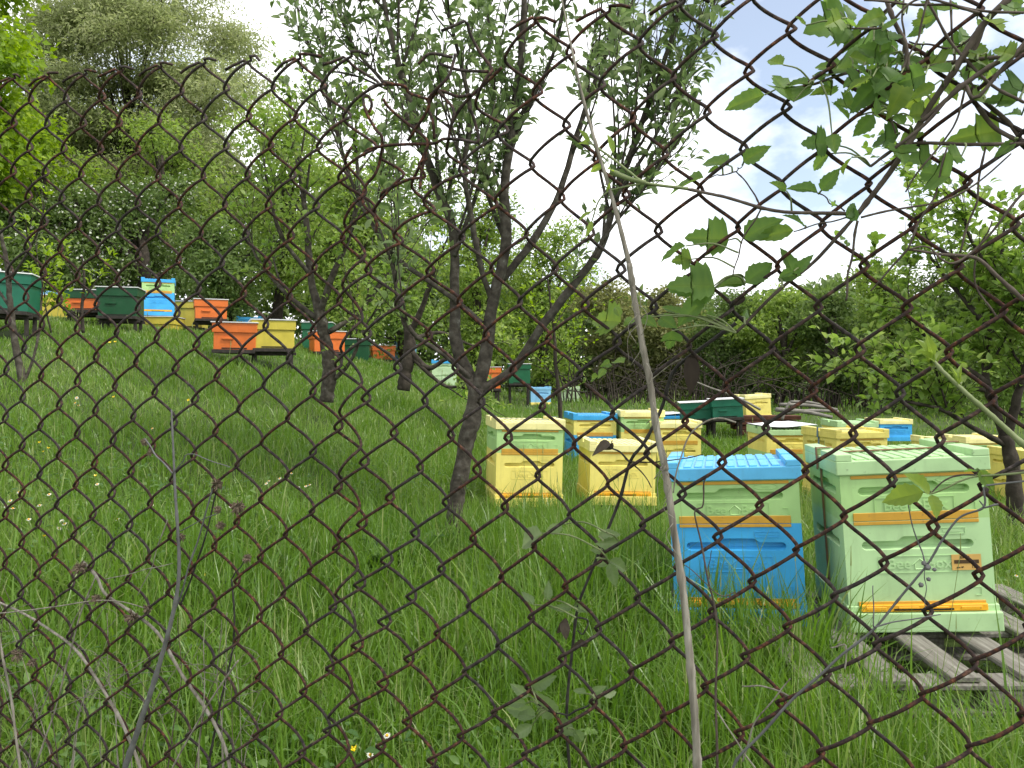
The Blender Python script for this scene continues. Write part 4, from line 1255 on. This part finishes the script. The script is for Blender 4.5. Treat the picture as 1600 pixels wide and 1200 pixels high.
# ------------------------------------------------------------------ climbing plants and dry stems on the fence
STEMPX = {}                                # where each plant's stems run, in photo pixels
def stems(t, name, mat, pl, r0, r1, off=-.02, n=None, rough=.05, wob=0.0, ns=7, label=None):
    px = resample([(a, b, 0) for a, b in pl], 30)[:, :2]
    STEMPX[t.name] = px if t.name not in STEMPX else np.vstack([STEMPX[t.name], px])
    q = resample([FP(a, b, off) for a, b in pl], n or max(14, 9 * len(pl)))
    if wob:
        u = np.linspace(0, 6 + len(q) * .12, len(q))[:, None]
        q = q + wob * 2.2 * np.sin(u * np.array([1.0, 1.3, .9]) + rng.uniform(0, 6, 3)) * np.sin(np.linspace(0, np.pi, len(q)))[:, None]
    r = np.linspace(r0, r1, len(q)) * (1 + (.18 * (np.sin(np.linspace(0, 3.1 * len(pl), len(q))) > .93)))
    g = Geo()
    tube(g, q - np.array(t.location), r, ns, rough=rough)
    o = g.obj(name, mat, t)
    if label: o["label"] = label
    return o

def vine_leaf_shape(kind):
    """Outline (u along, w across) of half a toothed leaf; kind 0: ovate, 1: three lobed."""
    if kind == 0:
        return [(0, 0), (.08, .20), (.16, .33), (.22, .31), (.32, .42), (.37, .37), (.50, .40), (.54, .33), (.68, .30), (.71, .23), (.84, .17), (.87, .11), (1, 0)]
    if kind == 1:
        return [(0, 0), (.04, .20), (.10, .42), (.20, .58), (.24, .50), (.36, .64), (.40, .52), (.50, .60), (.47, .38), (.52, .24), (.62, .31), (.66, .24), (.78, .25), (.82, .14), (.91, .13), (1, 0)]
    return [(0, 0), (.12, .16), (.3, .25), (.5, .27), (.7, .20), (.86, .10), (1, 0)]

def vine_leaf(t, b, tip, width=1.0, kind=0, tint=.5, off=-.02, mat=None, droop=.18, twist=0.0, stalk=True):
    """One leaf blade from pixel b (stalk end) to pixel tip, near the fence."""
    B = np.array(FP(*b, off)); T = np.array(FP(*tip, off + rng.uniform(-.022, .022)))
    ax = T - B
    L = np.linalg.norm(ax)
    ax = ax / L
    view = np.array([0, -1.0, 0.35])
    nr = norm(view - ax * view.dot(ax))
    nr = rot_about(nr, ax, twist + rng.normal(0, .35))
    sd = np.cross(ax, nr)
    o = vine_leaf_shape(kind)
    g = Geo()
    def pos(u, w):
        curl = -droop * L * (u - .1) ** 2
        return B + ax * L * u + sd * L * w * width * (.78 if kind == 0 else 1) + nr * (curl + abs(w) * L * .28 - .10 * L * abs(w) * math.sin(u * 9 + tint * 7))
    V, tri = [], []
    m = len(o)
    for sgn in (1, -1):
        k0 = len(V)
        for u, w in o: V.append(pos(u, sgn * w))
        for u, w in o: V.append(pos(u * .97 + .01, 0))
        for u, w in o: V.append(pos(u * .985, sgn * w * .5))
        for k in range(m - 1):
            for p0, p1 in ((k0 + m, k0 + 2 * m), (k0 + 2 * m, k0)):
                f = [(p0 + k, p0 + k + 1, p1 + k + 1), (p0 + k, p1 + k + 1, p1 + k)]
                tri += f if sgn > 0 else [x[::-1] for x in f]
    tv = np.tile(np.concatenate([np.full(m, 0.), np.full(m, .22), np.where(np.arange(m) % 2, .07, -.07)]), 2)
    g.add(np.array(V) - np.array(t.location), tri, None, np.clip(tint + rng.normal(0, .04) + tv, 0, 1))
    lf = g.obj('leaf', mat or M['vine'], t)
    pl = STEMPX.get(t.name)
    if pl is not None and stalk:
        dd = np.hypot(pl[:, 0] - b[0], pl[:, 1] - b[1])
        k = int(np.argmin(dd + np.hypot(pl[:, 0] - b[0] - (b[0] - tip[0]), pl[:, 1] - b[1] - (b[1] - tip[1])) * .35))
        if 4 < dd[k] < 170:
            E_ = np.array(FP(*pl[k], -.012))
            h = Geo()
            tube(h, resample([B, (B + E_) / 2 + np.array([0, -.004, .10 * np.linalg.norm(B - E_)]), E_], 9) - np.array(t.location), np.linspace(.0007, .0011, 9), 5, cap=False)
            o2 = h.obj('leaf_stalk', M['greenstem'], lf)
    return lf

vine = thing('climbing_vine', 'leafy climbing vine tangled through the upper right of the fence', 'vine', FP(1500, 1180, 0))
def c7(p): return (1000 + p[0] / 2.6667, p[1] / 2.6667)
S = [([(1590, -20), (1575, 0), (1540, 35), (1490, 110), (1440, 190), (1390, 270), (1340, 335)], .0032, .0026), ([(1340, 335), (1280, 400), (1220, 452), (1150, 520)], .0019, .0016),
     ([(1340, 335), (1270, 332), (1190, 325), (1110, 303), (1070, 294), (1010, 288)], .0019, .0014), ([(1640, 100), (1600, 85), (1500, 98), (1420, 110), (1340, 112), (1270, 132)], .0024, .0014),
     ([(1640, 230), (1600, 226), (1500, 224), (1400, 226)], .0018, .0016), ([(1640, 20), (1530, 150), (1500, 130), (1440, 200), (1360, 260)], .0020, .0014),
     ([(1540, 30), (1510, 130), (1545, 190), (1600, 225)], .0024, .0020), ([(1340, 345), (1330, 400), (1322, 470)], .0013, .0010), ([(1420, 110), (1410, 60), (1385, 0), (1380, -30)], .0022, .0020),
     ([(1410, 110), (1412, 0)], .0010, .0010), ([(1410, 110), (1440, 40), (1450, -10)], .0010, .0010), ([(1420, 110), (1390, 160), (1400, 210)], .0010, .0008), ([(1485, 0), (1490, 80), (1490, 110)], .0010, .0010),
     ([(1530, 20), (1440, 0), (1380, 40), (1330, 45)], .0013, .0009), ([(1540, 30), (1500, 70), (1440, 70), (1420, 65)], .0012, .0008), ([(1510, 130), (1490, 200), (1440, 260), (1415, 300)], .0010, .0008),
     ([(1640, 60), (1560, 95), (1510, 130), (1440, 190)], .0026, .0020), ([(1510, 125), (1560, 180), (1640, 260)], .0022, .0018), ([(1600, 300), (1500, 410), (1450, 385), (1420, 390)], .0012, .0009),
     ([(1600, 470), (1540, 415), (1500, 400), (1418, 390)], .0020, .0012), ([(1418, 390), (1360, 455)], .0012, .0008), ([(1418, 390), (1460, 300), (1480, 230)], .0010, .0008), ([(1500, 395), (1520, 330), (1540, 230)], .0010, .0010),
     ([(1560, 500), (1520, 430), (1545, 360), (1550, 345)], .0009, .0007), ([(1345, 340), (1420, 322), (1500, 305), (1580, 240)], .0011, .0007), ([(1600, 630), (1520, 635), (1455, 752)][:0] or [(1600, 735), (1550, 742), (1480, 748), (1455, 770)], .0010, .0007),
     ([(1600, 160), (1520, 110), (1460, 20), (1440, -20)], .0014, .0012), ([(1600, 20), (1520, 15), (1440, 6), (1350, 0)], .0012, .0010), ([(1190, 325), (1170, 290), (1150, 268)], .0009, .0007), ([(1190, 325), (1170, 360), (1155, 390), (1145, 430)], .0009, .0006),
     ([(1150, 268), (1120, 275), (1098, 282)], .0007, .0005), ([(1150, 268), (1160, 258)], .0006, .0005), ([(1340, 335), (1300, 345), (1240, 362)], .0008, .0006), ([(1320, 330), (1290, 310), (1275, 300)], .0008, .0006)]
for i, (pl, a, b) in enumerate(S):
    stems(vine, 'stem', M['vinestem'], pl, a, b, -.012 + .02 * math.sin(i * 2.3), wob=.0006)
VL = [((870, 100), (690, 118), 1.1, 1, .5), ((880, 95), (850, 5), 1.0, 0, .45), ((925, 150), (770, 180), .9, 0, .75), ((940, 270), (1000, 140), 1.1, 0, .45), ((1010, 130), (1085, 70), .9, 0, .6), ((900, 290), (728, 272), 1.05, 1, .55),
      ((640, 425), (560, 305), 1.1, 1, .5), ((520, 395), (345, 455), .8, 0, .6), ((595, 270), (530, 240), .8, 0, .8), ((970, 320), (840, 380), .8, 0, .85), ((800, 370), (705, 395), .8, 0, .7), ((1000, 345), (870, 470), .9, 0, .2),
      ((1110, 330), (1050, 480), .9, 0, .85), ((975, 480), (888, 572), 1.0, 0, .3), ((780, 600), (680, 590), 1.1, 1, .1), ((800, 560), (815, 640), 1.0, 0, .5), ((790, 640), (700, 715), .7, 0, .5), ((1080, 560), (960, 600), 1.1, 1, .1),
      ((755, 795), (832, 700), .9, 0, .4), ((885, 655), (835, 720), .8, 0, .8), ((430, 675), (540, 605), .9, 0, .45), ((370, 690), (245, 655), .9, 0, .55), ((330, 695), (280, 720), .8, 0, .6), ((265, 740), (110, 795), 1.0, 0, .5),
      ((740, 800), (615, 768), .9, 0, .35), ((610, 795), (540, 758), .7, 0, .6), ((435, 995), (590, 897), 1.0, 0, .45), ((640, 960), (470, 995), .7, 0, .7), ((680, 940), (602, 885), .8, 0, .3), ((370, 1000), (185, 988), .8, 1, .5),
      ((190, 1025), (75, 1085), .7, 0, .5), ((215, 1080), (130, 1085), 1.0, 1, .75), ((640, 1150), (600, 1022), .8, 0, .25), ((640, 1140), (720, 1060), .7, 0, .3), ((640, 1130), (570, 1150), .8, 0, .3), ((440, 1180), (560, 1085), .9, 0, .35),
      ((310, 1190), (110, 1185), .8, 1, .5), ((440, 1180), (320, 1175), .9, 0, .6), ((1210, 660), (1120, 655), 1.0, 1, .35), ((1290, 740), (1155, 705), 1.0, 1, .4), ((1340, 650), (1250, 655), 1.0, 1, .5), ((1500, 545), (1300, 572), .7, 1, .75),
      ((1560, 590), (1480, 650), .7, 0, .5), ((1600, 350), (1510, 370), 1.2, 1, .15), ((1570, 420), (1430, 410), .9, 1, .3), ((1290, 300), (1210, 270), 1.2, 0, .4), ((1420, 230), (1390, 190), .9, 0, .7), ((1560, 230), (1470, 205), 1.1, 1, .75),
      ((1600, 10), (1500, 25), 1.0, 0, .6), ((1330, 40), (1210, 25), 1.0, 0, .5), ((1250, 380), (1175, 480), .7, 0, .8), ((1110, 310), (1160, 360), 1.1, 0, .8), ((690, 105), (645, 65), .6, 0, .8), ((1020, 60), (905, 105), .8, 0, .6), ((1060, 10), (1000, 0), 1.0, 0, .4),
      ((1030, 420), (940, 440), 1.0, 0, .2), ((900, 440), (810, 430), 1.0, 1, .5), ((870, 500), (800, 420), .5, 0, .5), ((1060, 230), (1040, 150), .8, 0, .2), ((1180, 120), (1120, 150), .7, 0, .3), ((950, 300), (1040, 350), 1.0, 0, .2), ((905, 920), (860, 860), .8, 0, .1), ((1100, 520), (1060, 470), .8, 0, .3),
      ((860, 905), (905, 840), .8, 0, .15), ((800, 860), (800, 825), .7, 0, .5), ((1450, 300), (1390, 250), 1.2, 1, .35), ((1590, 480), (1500, 470), .8, 1, .2), ((1340, 320), (1390, 360), .9, 0, .3), ((1230, 60), (1170, 0), .9, 0, .3), ((700, 350), (590, 340), .8, 0, .6)]
for b, tp, w, k, ti in VL:
    vine_leaf(vine, c7(b), c7(tp), w, k, ti * .9, rng.uniform(-.045, .02), droop=rng.uniform(.05, .35))
lr = random.Random(11)
for (cx, cy, sx, sy, n_) in [(1410, 110, 60, 55, 16), (1345, 70, 60, 50, 12), (1470, 60, 60, 45, 10), (1500, 140, 60, 40, 8), (1400, 170, 50, 40, 10), (1570, 100, 40, 60, 7), (1330, 30, 60, 25, 8), (1290, 140, 30, 30, 4), (1560, 30, 40, 25, 5), (1410, 230, 60, 30, 5)]:
    for _ in range(int(n_ * .72)):
        bx, by = lr.gauss(cx, sx * .55), lr.gauss(cy, sy * .55)
        a, L_ = lr.uniform(0, 6.28), lr.uniform(26, 52)
        vine_leaf(vine, (bx, by), (bx + L_ * math.cos(a), by + L_ * .8 * math.sin(a)), lr.uniform(.75, 1.05), lr.choice((0, 1, 1)), lr.uniform(.1, .8), lr.uniform(-.04, .05), droop=lr.uniform(.05, .4))
def c5(p): return (800 + p[0] / 3.2, 420 + p[1] / 3.2)
for b, tp, w, k, ti in [((1015, 100), (780, 95), .8, 1, .45), ((1165, 85), (1030, 65), .8, 0, .5), ((1175, 60), (1290, 0), .9, 0, .35), ((1330, 50), (1440, 25), .9, 0, .3), ((850, 235), (745, 175), .8, 0, .5), ((965, 150), (815, 282), 1.0, 0, .5),
                        ((545, 265), (385, 250), .8, 1, .85), ((540, 240), (515, 180), .8, 0, .85), ((605, 250), (560, 280), .8, 0, .7), ((650, 245), (725, 285), 1.0, 0, .6), ((740, 245), (820, 290), 1.0, 0, .5), ((800, 310), (785, 410), .8, 1, .4), ((490, 470), (448, 485), .8, 0, .6),
                        ((560, 470), (495, 455), .9, 0, .75), ((465, 500), (430, 545), .9, 0, .7), ((430, 540), (385, 550), .8, 0, .7), ((365, 570), (325, 575), .8, 0, .6), ((970, 230), (1040, 250), .7, 0, .5), ((1150, 240), (1190, 200), .7, 0, .3)]:
    vine_leaf(vine, c5(b), c5(tp), w, k, ti * .9, rng.uniform(-.03, .02))
def c6(p): return (1150 + p[0] / 3.53, 560 + p[1] / 3.53)
for b, tp, w, k, ti in [((1035, 738), (795, 790), .85, 0, .95), ((1070, 738), (937, 630), .75, 0, .9), ((1080, 752), (1112, 882), .95, 0, .85), ((1340, 615), (1425, 735), .8, 0, .55), ((1335, 625), (1255, 618), .6, 0, .4)]:
    vine_leaf(vine, c6(b), c6(tp), w, k, ti, -.03, droop=.1)
stems(vine, 'stem', M['greenstem'], [c6(p) for p in [(1035, 738), (1080, 745), (1160, 715), (1240, 675), (1330, 650), (1460, 642), (1640, 625)]], .0007, .0011, -.03)
stems(vine, 'stem', M['greenstem'], [(1455, 560), (1475, 582), (1510, 615), (1555, 655), (1610, 705), (1640, 730)], .0016, .0030, -.03, label='green young shoot with a downy tip')
for k in range(9):
    vine_leaf(vine, (1458 + rng.normal(0, 6), 566 + rng.normal(0, 5)), (1450 + rng.normal(4, 12), 535 + rng.normal(0, 10)), .45, 2, .95, -.03, droop=.3)
for k in range(6):
    vine_leaf(vine, (1500 - k, 600 + 2 * k), (1488 + k * 3, 575 + rng.normal(0, 6)), .35, 2, .9, -.03, droop=.3)

shoot = thing('climbing_shoot', 'pale downy shoot with folded new leaves reaching across the dry stalk', 'vine', FP(1010, 288, -.03))
stems(shoot, 'stem', M['greenstem'], [(1075, 295), (1010, 286), (985, 270), (960, 250), (935, 232), (920, 222)], .0017, .0011, -.035)
stems(shoot, 'stem', M['greenstem'], [(1010, 286), (975, 292), (950, 300), (935, 315), (925, 345)], .0012, .0007, -.035)
stems(shoot, 'stem', M['greenstem'], [(1008, 285), (985, 280), (955, 268)], .0024, .0030, -.035)
for b, tp in [((922, 224), (905, 200)), ((925, 226), (900, 222)), ((958, 240), (950, 207)), ((945, 255), (920, 270)), ((958, 268), (950, 262)), ((925, 330), (902, 345)), ((925, 345), (916, 370)), ((950, 300), (952, 285)), ((932, 318), (925, 310))]:
    vine_leaf(shoot, b, tp, .5, 2, rng.uniform(.8, 1), -.035, droop=.1)

stalk = thing('dry_stalk', 'thick pale dry stalk leaning across the fence from the top to the grass', 'plant stalk', FP(1090, 1240, -.03))
stems(stalk, 'stem', M['stalk'], [(872, -30), (880, 10), (892, 70), (905, 130), (925, 205), (945, 270), (965, 340), (985, 420)], .0007, .0026, -.035, rough=.05, ns=9)
stems(stalk, 'stem', M['stalk'], [(983, 412), (992, 470), (1004, 540), (1016, 600), (1026, 670), (1040, 735)], .0030, .0036, -.035, rough=.06, ns=10)
stems(stalk, 'stem', M['stalk'], [(1038, 728), (1046, 780), (1056, 850), (1068, 930), (1077, 1020), (1084, 1100), (1089, 1180), (1092, 1290)], .0036, .0043, -.035, rough=.06, ns=10)
for k in range(16):
    y = rng.uniform(440, 820)
    x = np.interp(y, [440, 600, 735, 850], [987, 1016, 1040, 1056])
    stems(stalk, 'fibre', M['stalk'], [(x, y), (x + rng.normal(0, 12), y + 20), (x + rng.normal(0, 14), y + rng.uniform(30, 60))], .0004, .0003, -.044, n=8, ns=4)

def plant(name, label, cat, root, lines, mat, leafs=(), lmat=None, off=-.02):
    t = thing(name, label, cat, FP(*root, off))
    for k, (pl, a, b) in enumerate(lines):
        stems(t, 'stem', mat, pl, a, b, off + .012 * math.sin(k * 1.9), wob=.0004)
    for b, tp, w, kd, ti in leafs: vine_leaf(t, b, tp, w, kd, ti, off + rng.uniform(-.02, .02), mat=lmat or M['apple'])
    return t
def c3(p): return (500 + p[0] / 2.6667, 750 + p[1] / 2.6667)
plant('climbing_plant', 'dark woody stem with few grey green leaves behind the lower fence', 'vine', (890, 1230),
      [([(1150, 505), (1095, 545), (1052, 582), (1032, 640), (1008, 690), (985, 722), (968, 780), (948, 832)], .0021, .0017), ([(948, 832), (925, 890), (905, 945), (896, 1000), (888, 1060), (886, 1130), (892, 1240)], .0016, .0019), ([(985, 722), (965, 705), (945, 695)], .0012, .0008),
       ([(985, 722), (1050, 720), (1098, 710)], .0008, .0005), ([(888, 1118), (920, 1100), (945, 1080)], .0012, .0008), ([(888, 1118), (860, 1112), (840, 1100)], .0010, .0008), ([(900, 965), (918, 968), (912, 990), (902, 985)], .0010, .0008), ([(985, 722), (1005, 740), (1018, 762)], .0008, .0006)],
      M['darkstem'],
      [(c3(b), c3(tp), w, k, ti) for b, tp, w, k, ti in [((925, 222), (820, 275), .9, 0, .7), ((1010, 185), (935, 225), .8, 0, .6), ((1160, 235), (1255, 225), .9, 0, .6), ((1250, 260), (1150, 270), .9, 0, .5), ((1180, 300), (1125, 290), .8, 0, .5), ((1200, 345), (1130, 345), .9, 0, .5), ((1205, 335), (1285, 380), .9, 0, .4),
        ((1205, 345), (1235, 450), .8, 0, .4), ((945, 500), (955, 420), .8, 0, .4), ((890, 520), (840, 460), .8, 0, .4), ((1050, 530), (960, 535), .6, 0, .5), ((1060, 520), (1110, 550), .7, 0, .5), ((880, 860), (985, 820), .8, 0, .3), ((985, 985), (895, 890), .9, 0, .35), ((900, 970), (765, 955), .8, 0, .4), ((900, 985), (815, 975), .8, 0, .4),
        ((885, 1020), (788, 1080), .7, 0, .5), ((990, 1010), (1065, 1060), 1.0, 0, .4), ((1060, 1040), (1100, 1100), .8, 0, .3), ((1130, 900), (1170, 968), .9, 0, .4), ((1110, 890), (1050, 870), .7, 0, .4), ((1130, 890), (1190, 860), .8, 0, .5), ((870, 900), (790, 850), .8, 0, .6), ((860, 930), (770, 930), .7, 0, .4), ((1180, 900), (1240, 880), .8, 0, .7)]], off=.015)
dl = thing('dead_leaves', 'curled dark dead leaf cluster hanging on the fence beside the dry stalk', 'dead leaf', FP(945, 697, .01))
for b, tp in [((955, 690), (962, 701)), ((952, 690), (936, 698)), ((958, 692), (946, 708))]:
    vine_leaf(dl, b, tp, .9, 2, .9, .01, mat=M['deadleaf'], droop=.9)
dl = thing('dead_leaves', 'black withered leaf hanging from the dark stem above the green hives', 'dead leaf', FP(1080, 575, .01))
for b, tp in [((1078, 555), (1084, 610)), ((1082, 558), (1078, 605)), ((1080, 552), (1088, 590)), ((1160, 462), (1150, 480)), ((1165, 465), (1142, 475))]:
    vine_leaf(dl, b, tp, .8, 2, .3, .01, mat=M['deadleaf'], droop=.5)
dl = thing('dead_leaves', 'brown withered leaf pair hanging low on the dark woody stem', 'dead leaf', FP(882, 985, .01))
for b, tp in [((884, 965), (875, 995)), ((880, 968), (886, 998)), ((908, 998), (902, 1024))]:
    vine_leaf(dl, b, tp, 1.0, 2, .8, .01, mat=M['deadleaf'], droop=.5)

plant('withered_stalk', 'slender grey dry stem bending across the front of the light green hive', 'plant stalk', (1150, 1230),
      [([(1640, 745), (1600, 752), (1555, 757), (1538, 762), (1538, 792), (1500, 808), (1470, 846), (1445, 888), (1400, 942), (1362, 985), (1310, 1028), (1285, 1052), (1240, 1092), (1195, 1140), (1150, 1190), (1140, 1240)], .0008, .0015), ([(1445, 885), (1440, 860), (1425, 820), (1418, 780)], .0007, .0005), ([(1365, 980), (1420, 968), (1470, 960)], .0007, .0005), ([(1365, 980), (1364, 915)], .0006, .0005),
       ([(1445, 888), (1446, 950)], .0004, .0004), ([(1560, 788), (1538, 792), (1530, 782)], .0010, .0005)], M['greystem'], off=-.03)
t = thing('seed_cluster', 'small grey seed balls on threads in front of the light green hive', 'seed heads', FP(1446, 890, -.03))
for px, py, r in [(1449, 886, .0030), (1460, 890, .0018), (1451, 905, .0020), (1439, 914, .0024), (1444, 880, .0024)]:
    bm = bmesh.new(); bmesh.ops.create_icosphere(bm, subdivisions=2, radius=r)
    for v in bm.verts: v.co *= 1 + random.uniform(-.12, .12)
    me = bpy.data.meshes.new('seed'); bm.to_mesh(me); bm.free(); me.materials.append(M['greystem'])
    o = link('seed', me, t); o.location = FP(px, py, -.03) - t.location
plant('withered_stalk', 'thin dark thread like stem hanging in front of the blue hive', 'plant stalk', (1120, 1230), [([(1107, 745), (1100, 752), (1098, 790), (1085, 800), (1096, 850), (1108, 910), (1118, 960), (1120, 1050), (1119, 1130), (1122, 1240)], .0008, .0014), ([(1108, 905), (1108, 880), (1112, 860)], .0005, .0004), ([(1150, 925), (1125, 930), (1080, 890), (1062, 880)], .0006, .0004)], M['vinestem'], off=-.01)
plant('withered_stalk', 'pale arching grass stem rising over the blue hive lid', 'plant stalk', (1055, 760), [([(1052, 770), (1060, 725), (1078, 680), (1100, 660), (1125, 654), (1150, 660)], .0008, .0009), ([(1010, 600), (1040, 575), (1065, 560)], .0007, .0005)], M['stalk'], off=-.02)
plant('dry_weed', 'pale branching dead weed in the grass below the date corner of the pallet', 'plant stalk', (1150, 1230), [([(1320, 1045), (1322, 1010), (1298, 1012)], .0008, .0006), ([(1240, 1092), (1205, 1075), (1160, 1072)], .0010, .0007), ([(1180, 1200), (1155, 1165), (1120, 1110)], .0007, .0007), ([(1160, 1190), (1180, 1130), (1215, 1085), (1235, 1060)], .0009, .0006)], M['stalk'], off=-.015)
plant('withered_stalk', 'smooth dark grey stem curving down through the lower left mesh', 'plant stalk', (192, 1230), [([(268, 640), (270, 690), (273, 760), (280, 850), (278, 915), (263, 985), (240, 1070), (216, 1140), (195, 1200), (186, 1250)], .0012, .0048), ([(333, 760), (318, 815), (300, 870), (286, 920), (268, 965)], .0010, .0014), ([(270, 740), (285, 722), (298, 710), (360, 730)], .0008, .0006), ([(270, 740), (245, 712), (226, 685)], .0012, .0010), ([(282, 830), (310, 815), (345, 800)], .0008, .0006)], M['greystem'], off=-.02)
plant('withered_stalk', 'thin black stem rising beside the smooth grey one', 'plant stalk', (330, 1230), [([(340, 760), (330, 800), (318, 850), (300, 900), (282, 945)], .0011, .0014), ([(362, 905), (366, 960), (362, 1020), (345, 1100), (328, 1180), (318, 1250)], .0012, .0018), ([(362, 905), (375, 885), (388, 868)], .0009, .0007)], M['darkstem'], off=.01)
plant('dry_weed', 'tangle of pale arching dead stems in the lower left corner', 'plant stalk', (150, 1230),
      [([(-30, 930), (0, 942), (55, 968), (105, 1005), (140, 1045), (170, 1090), (195, 1140), (222, 1210), (230, 1250)], .0016, .0026), ([(130, 878), (150, 900), (165, 928), (205, 955), (245, 990), (282, 1048), (322, 1110), (352, 1170), (365, 1240)], .0022, .0024), ([(-30, 960), (0, 958), (90, 948), (150, 938), (190, 940), (232, 952)], .0012, .0007),
       ([(-10, 960), (0, 1000), (14, 1080), (26, 1150), (36, 1250)], .0018, .0022), ([(10, 1210), (50, 1140), (85, 1060), (110, 980), (140, 930)], .0010, .0008), ([(55, 1200), (85, 1110), (110, 1020), (125, 960), (150, 900)], .0014, .0010), ([(372, 1032), (345, 1070), (320, 1110), (285, 1170), (250, 1240)], .0012, .0014), ([(262, 812), (248, 850), (235, 890), (215, 930)], .0009, .0006),
       ([(60, 1120), (120, 1095), (200, 1050), (270, 1000)], .0006, .0005), ([(165, 905), (230, 890), (270, 880)], .0007, .0005), ([(0, 1180), (60, 1100), (130, 1000), (180, 920)], .0006, .0005)], M['stalk'], off=-.01)
dw = thing('dry_weed', 'thin pale dead stems standing loosely along the bottom left edge', 'plant stalk', FP(60, 1240, .02))
lr = random.Random(5)
for k in range(26):
    x0 = lr.uniform(-20, 420); h_ = lr.uniform(90, 300); sl = lr.gauss(0, .35)
    top = (x0 + sl * h_ + lr.gauss(0, 15), 1210 - h_)
    stems(dw, 'stem', M['stalk'] if k % 3 else M['vinestem'], [(x0, 1240), (x0 + sl * h_ * .45, 1210 - h_ * .5), top], lr.uniform(.0007, .0013), .0004, lr.uniform(-.01, .05), n=18, wob=.001, ns=5)
    for q_ in range(lr.randint(0, 3)):
        f = lr.uniform(.5, .95); bx, by = x0 + sl * h_ * f, 1210 - h_ * f
        stems(dw, 'side_twig', M['stalk'], [(bx, by), (bx + lr.gauss(0, 22), by - lr.uniform(8, 30)), (bx + lr.gauss(0, 40), by - lr.uniform(20, 50))], .0005, .0003, .01, n=8, ns=4)
for n_, (px, py, s) in enumerate([(340, 755, 11), (372, 790, 13), (340, 795, 7), (345, 820, 8), (125, 886, 15), (205, 962, 14), (230, 950, 9), (150, 935, 10), (28, 1022, 15), (50, 1034, 9), (386, 872, 8), (282, 838, 8), (226, 690, 8), (235, 706, 7)]):
    labs = ['fluffy brown seed head topping the thin black stem', 'round brown seed head right of the thin black stem', 'small seed head just under the topmost brown one', 'lowest brown seed head by the thin black stem', 'shaggy seed head on the pale arching stem', 'ragged brown seed head on the long pale horizontal stem',
            'small seed head between the dark grey stem and the ragged one', 'brown seed head where the pale dead stems cross', 'shaggy brown seed head low at the left edge', 'small brown seed head right of the low left edge one', 'dark seed head on a short side stem in the grass', 'tiny seed head where a side twig leaves the grey stem', 'small dry head caught on the wire left of the grey stem', 'small dry tuft hanging below the caught wire head']
    c = np.array(FP(px, py, -.015))
    r = s / 1200 * 1.15
    g = Geo()
    m = 70
    dv = rvec(m)
    for v in dv:
        q0 = c + v * r * .15
        q1 = c + v * r * rng.uniform(.5, 1.05) + np.array([0, 0, -r * .2])
        tube(g, np.array([q0, (q0 + q1) / 2 + rng.normal(0, r * .12, 3), q1]) - c, [.0006, .0009, .0004], 4, cap=False)
    o = g.obj('seed_tuft', M['fluff'])
    o.location = c
    tag(o, labs[n_], 'seed head', 'dry seed heads at the lower left')
